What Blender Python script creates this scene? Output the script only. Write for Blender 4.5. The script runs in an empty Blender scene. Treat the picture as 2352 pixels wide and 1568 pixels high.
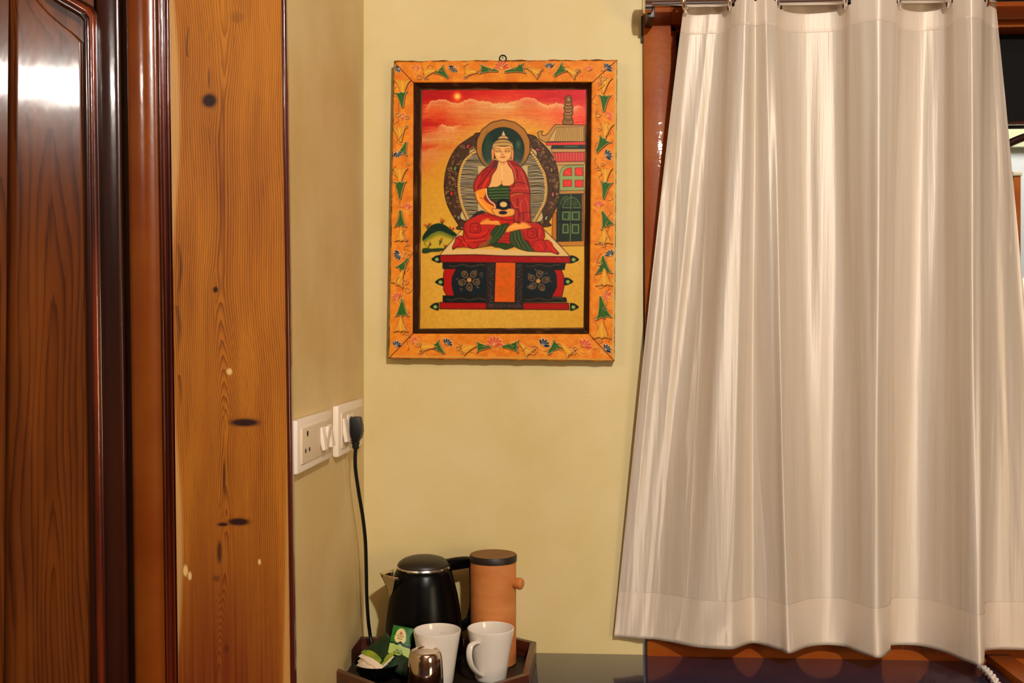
import bpy, bmesh, math, random
import numpy as np
from mathutils import Vector, Matrix, Euler
# ---------------------------------------------------------------- camera, world, lights, exposure
F, CX, CY, YAW, PITCH = 2350.0, 1176.0, 784.0, math.radians(3.1), math.radians(-0.22)
CAM = Vector((0, -1.95, 1.35))
sc = bpy.context.scene; COL = sc.collection
cam = bpy.data.objects.new('camera', bpy.data.cameras.new('camera')); COL.objects.link(cam)
cam.location = CAM; cam.rotation_euler = (math.pi/2+PITCH, 0, YAW); cam.data.sensor_width = 36; cam.data.lens = 36*F/2352; cam.data.clip_start = .02
sc.camera = cam
w_ = bpy.data.worlds.new('world'); sc.world = w_; w_.use_nodes = True
w_.node_tree.nodes['Background'].inputs[0].default_value = (.25, .2, .15, 1); w_.node_tree.nodes['Background'].inputs[1].default_value = .3
def light(name, kind, loc, power, color, aim=None, **kw):
    l = bpy.data.lights.new(name, kind); l.energy = power; l.color = color
    for k, v in kw.items(): setattr(l, k, v)
    o = bpy.data.objects.new(name, l); COL.objects.link(o); o.location = loc
    if aim is not None: o.rotation_euler = (Vector(aim)-Vector(loc)).to_track_quat('-Z', 'Y').to_euler()
    return o
light('key_lamp', 'POINT', (.58, -2.6, 2.5), 184, (1, .96, .89), shadow_soft_size=.045)
light('wall_lamp', 'AREA', (-1.475, -1.95, 2.09), 6, (1, .93, .84), aim=(-.8, -.5, 1.6), shape='RECTANGLE', size=.40, size_y=.095)
light('ceiling_fill', 'AREA', (.5, -2.2, 2.62), 6, (1, .74, .42), aim=(.5, -2.0, 0), shape='RECTANGLE', size=1.6, size_y=1.2)  # not a fitting: soft overhead fill added for the warm ambient light
light('right_fill', 'AREA', (1.75, -2.5, 1.25), 16, (1, .8, .5), aim=(-.4, -.3, 1.15), shape='RECTANGLE', size=.7, size_y=.7)  # fill added from the right to lift the side wall, no real lamp
light('next_room_lamp', 'AREA', (1.5, .8, 2.5), 16, (1, .98, .95), aim=(1.2, 1.3, 1.5), shape='SQUARE', size=.5)
sc.view_settings.view_transform = 'Standard'; sc.view_settings.look = 'None'; sc.view_settings.gamma = 1
sc.view_settings.use_curve_mapping = False; sc.view_settings.exposure = 0.0
# ---------------------------------------------------------------- helpers
ROT = Euler((math.pi/2+PITCH, 0, YAW)).to_matrix()
def ray(px, py): return ROT @ Vector(((px-CX)/F, -(py-CY)/F, -1))
def at(px, py, w):                      # point seen at (px, py) that stands w in front of the back wall
    d = ray(px, py); return CAM+d*((-w-CAM.y)/d.y)
def onz(px, py, z): d = ray(px, py); return CAM+d*((z-CAM.z)/d.z)
def onx(px, py, x): d = ray(px, py); return CAM+d*((x-CAM.x)/d.x)
def lin(c): return tuple(((v/255)/12.92 if v/255 <= .04045 else ((v/255+.055)/1.055)**2.4) for v in c)
def link(o, parent=None):
    COL.objects.link(o)
    if parent is not None: o.parent = parent; o.matrix_parent_inverse = parent_mat(parent).inverted()
    return o
def parent_mat(p):
    m = Matrix.LocRotScale(p.location, p.rotation_euler, p.scale)
    return (parent_mat(p.parent) @ p.matrix_parent_inverse @ m) if p.parent else m
def tag(o, label=None, cat=None, group=None, kind=None):
    for k, v in (('label', label), ('category', cat), ('group', group), ('kind', kind)):
        if v: o[k] = v
    return o
def empty(name, loc, label, cat, group=None):
    o = bpy.data.objects.new(name, None); COL.objects.link(o); o.location = loc; o.empty_display_size = .05
    return tag(o, label, cat, group)
def mesh_obj(name, V, Fc, m, parent=None, smooth=True):
    me = bpy.data.meshes.new(name); me.from_pydata([tuple(v) for v in V], [], Fc); me.update()
    o = bpy.data.objects.new(name, me)
    if m: me.materials.append(m)
    if smooth: me.polygons.foreach_set('use_smooth', [True]*len(me.polygons))
    return link(o, parent)
class B:                                # collects shapes, builds one mesh
    def __init__(s): s.V = []; s.F = []
    def add(s, V, Fc): n = len(s.V); s.V += [Vector(v) for v in V]; s.F += [tuple(i+n for i in f) for f in Fc]; return s
    def box(s, c, d, rot=None, bev=0):
        bm = bmesh.new(); bmesh.ops.create_cube(bm, size=1); 
        for v in bm.verts: v.co = Vector((v.co.x*d[0], v.co.y*d[1], v.co.z*d[2]))
        if bev: bmesh.ops.bevel(bm, geom=bm.edges[:], offset=bev, segments=2, affect='EDGES', profile=.6)
        M = Matrix.Translation(c) @ ((rot if isinstance(rot, Matrix) else Euler(rot).to_matrix()).to_4x4() if rot is not None else Matrix())
        bm.verts.index_update(); s.add([M @ v.co for v in bm.verts], [[v.index for v in f.verts] for f in bm.faces]); bm.free(); return s
    def prism(s, poly, n, bev=0):       # closed polygon (3D points, planar) extruded by vector n
        bm = bmesh.new(); vs = [bm.verts.new(p) for p in poly]; f = bm.faces.new(vs)
        r = bmesh.ops.extrude_face_region(bm, geom=[f]); bmesh.ops.translate(bm, vec=Vector(n), verts=[g for g in r['geom'] if isinstance(g, bmesh.types.BMVert)])
        bmesh.ops.recalc_face_normals(bm, faces=bm.faces[:])
        if bev: bmesh.ops.bevel(bm, geom=bm.edges[:], offset=bev, segments=2, affect='EDGES', profile=.6)
        bm.verts.index_update(); s.add([v.co.copy() for v in bm.verts], [[v.index for v in f.verts] for f in bm.faces]); bm.free(); return s
    def lathe(s, prof, c=(0,0,0), n=48, M=None):
        V, Fc = [], []; m = len(prof); c = Vector(c)
        for i in range(n):
            a = 2*math.pi*i/n
            for r, z in prof:
                p = Vector((r*math.cos(a), r*math.sin(a), z)); V.append((M @ p if M else p)+c)
        for i in range(n):
            for j in range(m-1):
                a, b = i*m+j, ((i+1) % n)*m+j; Fc.append((a, b, b+1, a+1))
        return s.add(V, Fc)
    def tube(s, pts, rad, n=10, cap=True):
        P = [Vector(p) for p in pts]; R = rad if isinstance(rad, (list, tuple)) else [rad]*len(P); V, Fc = [], []
        t0 = (P[1]-P[0]).normalized(); u = t0.orthogonal().normalized()
        for i, p in enumerate(P):
            t = (P[min(i+1, len(P)-1)]-P[max(i-1, 0)]).normalized(); u = (u-t*u.dot(t)).normalized(); v = t.cross(u)
            V += [p+(u*math.cos(2*math.pi*k/n)+v*math.sin(2*math.pi*k/n))*R[i] for k in range(n)]
        for i in range(len(P)-1):
            for k in range(n): a = i*n+k; b = i*n+(k+1) % n; Fc.append((a, b, b+n, a+n))
        if cap: Fc += [tuple(range(n))[::-1], tuple((len(P)-1)*n+k for k in range(n))]
        return s.add(V, Fc)
    def build(s, name, m, parent=None, smooth=True, sharp=None):
        o = mesh_obj(name, s.V, s.F, m, parent, smooth)
        bm = bmesh.new(); bm.from_mesh(o.data); bmesh.ops.recalc_face_normals(bm, faces=bm.faces[:]); bm.to_mesh(o.data); bm.free()
        if smooth: o.data.set_sharp_from_angle(angle=math.radians(sharp or 38))
        return o
def cr(pts, n=8, closed=False):         # Catmull-Rom through tuples
    P = np.array(pts, float); out = []; N = len(P)
    for i in range(N if closed else N-1):
        p1, p2 = P[i], P[(i+1) % N]; p0 = P[i-1] if closed or i else p1; p3 = P[(i+2) % N] if closed or i+2 < N else p2
        for t in np.linspace(0, 1, n+1)[:-1]: out.append(.5*((2*p1)+(-p0+p2)*t+(2*p0-5*p1+4*p2-p3)*t*t+(-p0+3*p1-3*p2+p3)*t**3))
    if not closed: out.append(P[-1])
    return [tuple(p) for p in out]
def grid(name, P, m, parent=None, C=None, attrs=None, smooth=True, keep=None):
    ny, nx = P.shape[:2]; me = bpy.data.meshes.new(name)
    idx = np.arange(ny*nx).reshape(ny, nx); q = np.stack([idx[:-1,:-1], idx[1:,:-1], idx[1:,1:], idx[:-1,1:]], -1).reshape(-1, 4)
    if keep is not None: q = q[keep.reshape(-1)]
    me.vertices.add(ny*nx); me.vertices.foreach_set('co', P.reshape(-1).astype(np.float32))
    me.loops.add(len(q)*4); me.loops.foreach_set('vertex_index', q.reshape(-1).astype(np.int32))
    me.polygons.add(len(q)); me.polygons.foreach_set('loop_start', (np.arange(len(q))*4).astype(np.int32))
    me.polygons.foreach_set('use_smooth', np.full(len(q), smooth))
    if C is not None:
        c = np.clip(C, 0, 255)/255; c = np.where(c <= .04045, c/12.92, ((c+.055)/1.055)**2.4)
        a = me.color_attributes.new('paint', 'FLOAT_COLOR', 'POINT'); a.data.foreach_set('color', np.concatenate([c.reshape(-1, 3), np.ones((ny*nx, 1))], 1).reshape(-1).astype(np.float32))
    for k, v in (attrs or {}).items():
        a = me.attributes.new(k, 'FLOAT', 'POINT'); a.data.foreach_set('value', v.reshape(-1).astype(np.float32))
    me.update(calc_edges=True); me.validate(); o = bpy.data.objects.new(name, me); me.materials.append(m); return link(o, parent)
# ---------------------------------------------------------------- materials
def mat(name, col, rough=.5, metal=0, spec=.5, coat=0, coat_r=.05, var=0, vs=8, vscale=(1,1,1), bump=0, bs=60, bscale=(1,1,1), col2=None, sheen=0, rvar=0):
    m = bpy.data.materials.new(name); m.use_nodes = True; N = m.node_tree.nodes; L = m.node_tree.links; p = N['Principled BSDF']
    c = lin(col); p.inputs['Base Color'].default_value = (*c, 1); p.inputs['Roughness'].default_value = rough; p.inputs['Metallic'].default_value = metal
    p.inputs['Specular IOR Level'].default_value = spec; p.inputs['Coat Weight'].default_value = coat; p.inputs['Coat Roughness'].default_value = coat_r; p.inputs['Sheen Weight'].default_value = sheen
    tc = N.new('ShaderNodeTexCoord')
    def noise(scale, vec, detail=4):
        mp = N.new('ShaderNodeMapping'); mp.inputs['Scale'].default_value = vec; L.new(tc.outputs['Object'], mp.inputs[0])
        n = N.new('ShaderNodeTexNoise'); n.inputs['Scale'].default_value = scale; n.inputs['Detail'].default_value = detail; L.new(mp.outputs[0], n.inputs['Vector']); return n
    if var or col2:
        n = noise(vs, vscale); mx = N.new('ShaderNodeMix'); mx.data_type = 'RGBA'; c2 = lin(col2) if col2 else tuple(v*(1-var) for v in c)
        mx.inputs[6].default_value = (*c, 1); mx.inputs[7].default_value = (*c2, 1)
        r = N.new('ShaderNodeMapRange'); r.inputs[1].default_value = .35; r.inputs[2].default_value = .65; L.new(n.outputs[0], r.inputs[0]); L.new(r.outputs[0], mx.inputs[0]); L.new(mx.outputs[2], p.inputs['Base Color'])
    if bump:
        n = noise(bs, bscale, 3); b = N.new('ShaderNodeBump'); b.inputs['Strength'].default_value = 1; b.inputs['Distance'].default_value = bump; L.new(n.outputs[0], b.inputs['Height']); L.new(b.outputs[0], p.inputs['Normal'])
        if coat: L.new(b.outputs[0], p.inputs['Coat Normal'])
    if rvar:
        n = noise(30, (1,1,1)); r = N.new('ShaderNodeMapRange'); r.inputs[3].default_value = rough-rvar; r.inputs[4].default_value = rough+rvar; L.new(n.outputs[0], r.inputs[0]); L.new(r.outputs[0], p.inputs['Roughness'])
    return m
def painted(name, rough, coat=0, bump=0, bs=900):
    m = mat(name, (200,200,200), rough, spec=.14, coat=coat, coat_r=.25, bump=bump, bs=bs, rvar=.08); N = m.node_tree.nodes; L = m.node_tree.links
    a = N.new('ShaderNodeVertexColor'); a.layer_name = 'paint'; L.new(a.outputs[0], N['Principled BSDF'].inputs['Base Color']); return m
def wood(name, light_, dark_, mid, knot, rough, coat, sharp=(.35,.95), pores=400, bump=.00025, coat_r=.06):
    m = mat(name, light_, rough, spec=.3, coat=coat, coat_r=coat_r, bump=bump, bs=22, bscale=(1,1,.45)); N = m.node_tree.nodes; L = m.node_tree.links; p = N['Principled BSDF']
    def at_(n): a = N.new('ShaderNodeAttribute'); a.attribute_name = n; return a.outputs['Fac']
    def math_(op, a, b=None):
        n = N.new('ShaderNodeMath'); n.operation = op
        for i, v in enumerate((a, b)):
            if v is None: continue
            if isinstance(v, (int, float)): n.inputs[i].default_value = v
            else: L.new(v, n.inputs[i])
        return n.outputs[0]
    def rng(x, a, b, c=0, d=1):
        r = N.new('ShaderNodeMapRange'); L.new(x, r.inputs[0])
        for i, v in zip((1,2,3,4), (a,b,c,d)): r.inputs[i].default_value = v
        return r.outputs[0]
    def mix(f, a, b):
        x = N.new('ShaderNodeMix'); x.data_type = 'RGBA'; L.new(f, x.inputs[0])
        for i, v in ((6, a), (7, b)):
            if isinstance(v, tuple): x.inputs[i].default_value = (*lin(v), 1)
            else: L.new(v, x.inputs[i])
        return x.outputs[2]
    tc = N.new('ShaderNodeTexCoord'); mp = N.new('ShaderNodeMapping'); mp.inputs['Scale'].default_value = (1,1,.03); L.new(tc.outputs['Object'], mp.inputs[0])
    n1 = N.new('ShaderNodeTexNoise'); n1.inputs['Scale'].default_value = pores; n1.inputs['Detail'].default_value = 3; L.new(mp.outputs[0], n1.inputs['Vector'])
    mp2 = N.new('ShaderNodeMapping'); mp2.inputs['Scale'].default_value = (1,1,.12); L.new(tc.outputs['Object'], mp2.inputs[0])
    n2 = N.new('ShaderNodeTexNoise'); n2.inputs['Scale'].default_value = 26; n2.inputs['Detail'].default_value = 3; L.new(mp2.outputs[0], n2.inputs['Vector'])
    s = math_('FRACT', math_('ADD', at_('ph'), math_('MULTIPLY', n1.outputs[0], .5)))
    line_ = rng(s, sharp[0], sharp[1]); line_ = math_('MULTIPLY', line_, rng(s, 1.0, .93)); line_ = math_('MULTIPLY', line_, rng(n2.outputs[0], .3, .65, .45, 1))
    c = mix(rng(n2.outputs[0], .35, .68), light_, mid); c = mix(line_, c, dark_); c = mix(rng(n1.outputs[0], .55, .8, 0, .35), c, dark_)
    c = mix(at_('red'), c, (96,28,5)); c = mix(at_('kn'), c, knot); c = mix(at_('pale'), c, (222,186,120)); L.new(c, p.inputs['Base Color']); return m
# ---------------------------------------------------------------- painted artwork (numpy raster -> colour attribute)
def vnoise(h, w, cy, cx, seed):
    r = np.random.RandomState(seed); gy, gx = int(h/cy)+3, int(w/cx)+3
    g = r.rand(gy, gx); y = np.arange(h)/cy; x = np.arange(w)/cx
    yi = y.astype(int); xi = x.astype(int); fy = (y-yi)[:,None]; fx = (x-xi)[None,:]
    fy = fy*fy*(3-2*fy); fx = fx*fx*(3-2*fx)
    a = g[yi][:,xi]; b = g[yi][:,xi+1]; c = g[yi+1][:,xi]; d = g[yi+1][:,xi+1]
    return a*(1-fy)*(1-fx)+b*(1-fy)*fx+c*fy*(1-fx)+d*fy*fx
class Art:
    def __init__(s, x0, y0, w, h, k=3):
        s.x0, s.y0, s.k = x0, y0, k; s.w, s.h = int(w*k), int(h*k)
        s.img = np.zeros((s.h, s.w, 3)); s.hgt = np.zeros((s.h, s.w)); s.T = (0,0,1)
    def crop(s, *T): s.T = T; return s
    def tp(s, pts):
        ox, oy, sc = s.T
        return [((x/sc+ox-s.x0)*s.k, (y/sc+oy-s.y0)*s.k) for x, y in pts]
    def smooth(s, pts, closed):
        P = np.array(pts, float); n = len(P); out = []
        m = n if closed else n-1
        for i in range(m):
            p1, p2 = P[i], P[(i+1) % n]
            p0 = P[i-1] if closed or i > 0 else p1; p3 = P[(i+2) % n] if closed or i+2 < n else p2
            for t in np.linspace(0, 1, 7)[:-1]:
                out.append(.5*((2*p1)+(-p0+p2)*t+(2*p0-5*p1+4*p2-p3)*t*t+(-p0+3*p1-3*p2+p3)*t**3))
        if not closed: out.append(P[-1])
        return [tuple(p) for p in out]
    def _apply(s, y0, y1, x0, x1, m, col, alpha, hh):
        m = m.astype(float)*alpha; reg = s.img[y0:y1, x0:x1]
        reg += (np.array(col, float)-reg)*m[..., None]
        if hh is not None: g = s.hgt[y0:y1, x0:x1]; g += (hh-g)*m
    def poly(s, pts, col, alpha=1, sm=False, out=None, ow=1.2, hh=None):
        q = s.tp(pts)
        if sm: q = s.smooth(q, True)
        Q = np.array(q); x0, y0 = np.maximum(np.floor(Q.min(0)).astype(int), 0)
        x1, y1 = np.ceil(Q.max(0)).astype(int)+1; x1 = min(x1, s.w); y1 = min(y1, s.h)
        if x1 <= x0 or y1 <= y0: return
        X, Y = np.meshgrid(np.arange(x0, x1)+.5, np.arange(y0, y1)+.5); m = np.zeros(X.shape, bool)
        for i in range(len(Q)):
            xa, ya = Q[i-1]; xb, yb = Q[i]
            if ya == yb: continue
            m ^= ((ya > Y) != (yb > Y)) & (X < (xb-xa)*(Y-ya)/(yb-ya)+xa)
        s._apply(y0, y1, x0, x1, m, col, alpha, hh)
        if out is not None: s._stroke(q+[q[0]], ow, out, 1, hh)
    def _stroke(s, q, wd, col, alpha, hh):
        r = wd*s.k/2; soft = .8
        for (xa, ya), (xb, yb) in zip(q[:-1], q[1:]):
            x0 = max(int(min(xa, xb)-r-2), 0); x1 = min(int(max(xa, xb)+r+3), s.w)
            y0 = max(int(min(ya, yb)-r-2), 0); y1 = min(int(max(ya, yb)+r+3), s.h)
            if x1 <= x0 or y1 <= y0: continue
            X, Y = np.meshgrid(np.arange(x0, x1)+.5, np.arange(y0, y1)+.5); dx, dy = xb-xa, yb-ya; L = dx*dx+dy*dy+1e-9
            t = np.clip(((X-xa)*dx+(Y-ya)*dy)/L, 0, 1); d = np.hypot(X-xa-t*dx, Y-ya-t*dy)
            m = np.clip((r-d)/soft+.5, 0, 1); s._apply(y0, y1, x0, x1, m, col, alpha, hh)
    def line(s, pts, wd, col, alpha=1, sm=True, hh=None):
        q = s.tp(pts)
        if sm and len(q) > 2: q = s.smooth(q, False)
        s._stroke(q, wd, col, alpha, hh)
    def ell(s, cx, cy, rx, ry, col, alpha=1, a=0, out=None, ow=1.2, soft=0, hh=None):
        (X0, Y0), = s.tp([(cx, cy)]); sc = s.k/s.T[2]; rx *= sc; ry *= sc; R = max(rx, ry)*(1+soft)+2
        x0 = max(int(X0-R), 0); x1 = min(int(X0+R)+1, s.w); y0 = max(int(Y0-R), 0); y1 = min(int(Y0+R)+1, s.h)
        if x1 <= x0 or y1 <= y0: return
        X, Y = np.meshgrid(np.arange(x0, x1)+.5-X0, np.arange(y0, y1)+.5-Y0); c, n = math.cos(a), math.sin(a)
        d = np.hypot((X*c+Y*n)/rx, (-X*n+Y*c)/ry)
        m = np.clip((1+soft-d)/max(soft*2, 1.2/max(min(rx, ry), 1)), 0, 1); s._apply(y0, y1, x0, x1, m, col, alpha, hh)
        if out is not None:
            q = [(X0+rx*math.cos(t)*c-ry*math.sin(t)*n, Y0+rx*math.cos(t)*n+ry*math.sin(t)*c) for t in np.linspace(0, 2*math.pi, 30)]
            s._stroke(q, ow, out, 1, hh)
    def down(s):
        k = s.k; H, W = s.h//k, s.w//k
        return s.img[:H*k,:W*k].reshape(H,k,W,k,3).mean((1,3)), s.hgt[:H*k,:W*k].reshape(H,k,W,k).mean((1,3))
INK = (42,22,12)
def paint_canvas():
    A = Art(955, 195, 400, 575)
    # sky and ground, as a grid of painted tones
    ys = [195,207,226,243,257,270,285,300,320,338,352,380,420,600,760]; xs = [955,1010,1060,1110,1180,1250,1300,1355]
    G = np.array([
     [(150,18,15),(165,20,15),(170,25,15),(185,30,20),(200,45,25),(195,35,30),(195,30,35),(195,40,45)],
     [(165,20,15),(170,20,15),(178,25,15),(195,35,20),(212,60,35),(200,35,28),(195,25,35),(205,35,50)],
     [(172,15,10),(178,15,10),(190,40,15),(208,75,40),(215,80,50),(200,40,30),(190,25,30),(200,35,50)],
     [(205,65,35),(212,115,60),(215,120,60),(216,150,95),(216,145,90),(220,130,75),(222,110,80),(215,70,65)],
     [(212,90,50),(212,100,45),(216,140,85),(220,155,95),(222,140,75),(222,115,55),(228,110,70),(225,95,80)],
     [(206,90,45),(208,84,36),(214,130,70),(214,138,75),(224,158,85),(226,135,75),(228,110,65),(222,75,60)],
     [(170,14,12),(196,60,30),(212,110,50),(222,155,82),(226,170,88),(222,150,75),(226,120,70),(215,50,40)],
     [(190,50,25),(215,130,80),(216,145,80),(224,175,80),(224,175,70),(222,160,65),(226,150,75),(225,110,70)],
     [(214,155,105),(216,155,95),(214,155,75),(220,175,70),(222,175,60),(222,170,55),(222,165,60),(220,150,60)],
     [(200,60,35),(205,115,45),(212,150,62),(216,170,60),(220,170,60),(220,170,60),(220,165,60),(220,160,60)],
     [(214,150,105),(212,150,85),(214,162,65),(216,168,60),(220,170,60),(220,170,60),(220,165,60),(220,160,60)],
     [(214,125,75),(212,158,60),(214,168,62),(216,168,60),(220,170,60),(220,170,60),(220,165,60),(220,160,60)],
     [(208,160,60),(212,165,62),(214,168,62),(216,168,60),(220,170,60),(220,170,60),(220,170,70),(220,170,70)],
     [(214,172,78),(218,178,86),(222,182,92),(222,182,92),(222,182,92),(222,180,85),(218,175,78),(216,172,74)],
     [(205,160,66),(212,170,75),(214,174,80),(214,174,80),(214,174,80),(212,170,76),(210,166,70),(205,160,64)]], float)
    Y = np.arange(A.h)/A.k+A.y0; X = np.arange(A.w)/A.k+A.x0
    cols = np.stack([np.stack([np.interp(Y, ys, G[:,j,c]) for j in range(8)], 1) for c in range(3)], 2)
    wob = (vnoise(A.h, A.w, 12, 70, 3)-.5)*10
    for c in range(3):
        f = np.interp(X, xs, np.arange(8)); j = np.minimum(f.astype(int), 6); t = f-j
        full = cols[:, j, c]*(1-t)+cols[:, j+1, c]*t; A.img[..., c] = full
    yy = np.clip(np.arange(A.h)[:,None]+(wob*np.clip((390-Y)/60, 0, 1)[:,None]).astype(int), 0, A.h-1)
    A.img = A.img[yy, np.arange(A.w)[None,:]]
    n = (vnoise(A.h, A.w, 5, 60, 5)-.5)*26*np.clip((400-Y)/120, 0.12, 1)[:,None]+(vnoise(A.h, A.w, 14, 14, 8)-.5)*12+(vnoise(A.h, A.w, 3, 3, 9)-.5)*10
    A.img += n[..., None]*np.array([.5, 1, .6])
    # cloud banks
    T = (880,120,4.1255)
    def cloud(pts, fade, col=(240,206,150)):
        P = [(x/T[2]+T[0], y/T[2]+T[1]) for x, y in pts]; px, py = zip(*P)
        top = np.interp(X, px, py, left=9e3, right=9e3)+np.interp(X, np.arange(950,1360,3.1), np.random.RandomState(2).rand(len(np.arange(950,1360,3.1)))*3.4-1.7)
        d = Y[:,None]-top[None,:]; m = np.where(d > 0, np.clip(d/1.2, 0, 1)*np.exp(-np.clip(d,0,400)/fade), 0)*.95
        m = m*np.clip((X-px[0])/14+.0, 0, 1)[None,:]*np.clip((px[-1]-X)/22, 0, 1)[None,:]
        A.img += (np.array(col)-A.img)*m[..., None]
    cloud([(380,560),(410,520),(450,460),(520,445),(600,450),(640,475),(720,478),(770,455),(820,432),(900,455),(960,462),(1060,482),(1180,480),(1290,445),(1350,425),(1420,430),(1500,480),(1560,500),(1640,475),(1700,490),(1800,520),(1840,500),(1915,530)], 10)
    cloud([(500,745),(520,700),(560,680),(600,700),(660,705),(720,680),(760,672)], 10)
    cloud([(380,960),(420,915),(480,905),(540,880),(600,880)], 7, (220,165,105))
    cloud([(1050,520),(1150,505),(1300,510)], 6)
    A.crop(880,120,4.1255)
    for y, x0, x1, c in [(500,395,560,(222,165,110)),(740,385,510,(228,110,80)),(690,385,520,(170,20,15)),(715,385,500,(225,95,65)),(640,395,460,(178,30,20)),(420,1220,1480,(212,50,35)),(455,1010,1300,(215,70,40)),(385,800,1500,(200,45,25)),(415,1500,1700,(185,22,25)),(440,1560,1680,(222,80,60)),(660,1830,1910,(205,40,35)),(620,1800,1900,(222,70,50)),(770,400,560,(216,165,100)),(590,640,900,(212,120,60)),(640,900,1150,(222,160,80))]:
        A.line([(x0,y+4),((x0+x1)/2,y-3),(x1,y)], 2.2, c, .5)
    A.ell(703,418,52,52,(222,90,40),.8,soft=.5); A.ell(703,418,34,34,(240,170,85),.9,soft=.35); A.ell(703,418,18,18,(250,215,130),.9,soft=.3)
    # pavilion
    W = (196,152,92)
    A.poly([(1540,860),(1915,850),(1915,1345),(1668,1345),(1660,1120),(1600,960),(1540,905)], (204,170,112))
    A.poly([(1600,880),(1915,875),(1915,915),(1590,915)], (40,60,45), out=INK, ow=.8)
    A.line([(1720,895),(1840,892)], 3, (95,130,90), .8)
    A.poly([(1540,855),(1912,846),(1912,878),(1548,882)], (215,75,70), out=INK, ow=.8)
    A.poly([(1590,915),(1915,915),(1915,945),(1605,948)], (198,160,110), out=INK, ow=.7)
    A.poly([(1605,950),(1912,945),(1912,1032),(1640,1040)], (205,85,80), out=INK, ow=.8)
    for i in range(22):
        x = 1615+i*13.5; A.line([(x,955),(x+4,1030)], 1.1, (150,45,50) if i % 2 else (225,140,120), .7, False)
    A.poly([(1630,1040),(1912,1035),(1912,1062),(1640,1070)], (200,165,115), out=INK, ow=.7)
    A.poly([(1675,1345),(1672,1150),(1690,1095),(1740,1072),(1900,1070),(1905,1310),(1675,1312)], (158,172,120), out=(80,80,50), ow=.9)
    for q in ([(1705,1170),(1712,1125),(1745,1098),(1785,1092),(1788,1168)], [(1818,1095),(1890,1092),(1895,1168),(1818,1168)], [(1705,1210),(1785,1208),(1788,1270),(1705,1275)], [(1818,1212),(1895,1210),(1893,1275),(1818,1278)]):
        A.poly(q, (218,72,62), out=(110,35,25), ow=1)
    A.line([(1730,1130),(1770,1160)], 1.5, (235,120,100)); A.line([(1835,1115),(1870,1150)], 2, (232,90,70))
    A.poly([(1675,1312),(1905,1308),(1912,1342),(1672,1345)], (190,145,85), out=INK, ow=.8)
    A.poly([(1535,852),(1478,820),(1470,790),(1462,765),(1480,750),(1515,748),(1500,768),(1505,785),(1530,790),(1562,770),(1600,720),(1632,685),(1915,690),(1915,845)], W, out=INK, ow=1.3)
    A.poly([(1560,845),(1640,710),(1905,705),(1905,845)], (205,175,115), out=INK, ow=.8)
    for i in range(17):
        x = 1650+i*15.4; A.line([(x,716),(x-8*(1-i/17)*3,838)], 1.3, (128,88,42), 1, False)
    A.poly([(1708,680),(1704,640),(1716,625),(1710,590),(1722,560),(1712,530),(1722,500),(1728,470),(1726,440),(1742,418),(1757,408),(1774,418),(1788,440),(1786,470),(1790,500),(1800,520),(1795,545),(1798,575),(1790,600),(1786,620),(1796,640),(1794,682)], (150,112,62), sm=True, out=INK, ow=1.4)
    for y in (470,500,530,562,592,622,640): A.line([(1722,y),(1755,y+10),(1790,y-2)], 1.3, (70,42,22))
    for y in (485,515,547,578,608): A.line([(1728,y+4),(1755,y+12),(1782,y+2)], 1.1, (205,165,100))
    A.ell(1757,448,16,20,(180,150,95),out=INK,ow=.8)
    # pavilion door
    A.poly([(1640,1350),(1912,1342),(1912,1568),(1640,1568)], (186,130,62))
    A.crop(1220,380,7.127)
    A.poly([(350,760),(415,760),(415,1290),(340,1210)], (190,125,55), out=INK, ow=.9)
    A.poly([(415,1240),(870,1232),(872,1315),(470,1318),(412,1290)], (192,138,62), out=INK, ow=.9)
    A.poly([(428,468),(862,460),(866,1235),(415,1245)], (38,52,36), out=INK, ow=.9)
    A.poly([(835,470),(875,470),(878,1240),(835,1240)], (165,115,55)); A.line([(850,480),(852,1230)], .8, INK)
    for x in (455,830): A.line([(x,520),(x-6,1220)], 1, (92,105,66), .8, False)
    lt = (128,146,98)
    A.line([(520,690),(540,600),(600,545),(660,520),(730,545),(785,610),(800,690)], 1.5, lt)
    A.line([(490,640),(500,560),(600,490)], 1.2, lt, .8)
    A.line([(655,480),(648,700),(640,1235)], 1.8, lt); A.line([(520,690),(640,690)], 1.6, lt); A.line([(680,690),(800,690)], 1.6, lt)
    A.ell(590,610,50,55,(70,90,60),.7,soft=.3); A.ell(715,620,50,55,(80,100,68),.7,soft=.3); A.ell(560,540,60,40,(95,115,85),.5,soft=.5)
    for q in ([(520,765),(620,760),(620,885),(515,880)], [(675,765),(785,760),(785,885),(675,885)], [(525,965),(600,965),(605,1100),(520,1100)], [(675,970),(775,970),(775,1105),(675,1105)]):
        A.poly(q, (42,62,40)); A.line(q+[q[0]], 2.6, lt, 1, False)
    for y in (725,925): A.line([(450,y),(830,y)], 3, (22,32,22), 1, False)
    A.line([(560,990),(565,1080)], 1.5, (70,105,55)); A.line([(600,800),(602,870)], 1, (85,110,70)); A.line([(720,1000),(720,1090)], 1, (70,95,60))
    for sx, x in ((1,545),(1,700)):
        for i in range(5): A.line([(x+i*17,780),(x+i*17-4,870)], .6, (70,95,62), .8, False)
    A.poly([(470,1322),(862,1322),(862,1568),(640,1568)], (218,178,82))
    # hill with shrubs
    A.crop(880,480,4.238)
    A.poly([(385,420),(385,260),(430,200),(470,158),(540,138),(600,155),(660,200),(720,245),(690,300),(640,340),(590,400),(520,415)], (200,178,72), sm=True)
    A.poly([(385,265),(430,200),(470,158),(540,138),(600,155),(660,200),(715,245),(690,265),(620,235),(540,215),(460,250),(400,300),(385,310)], (18,52,32), sm=True)
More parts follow.
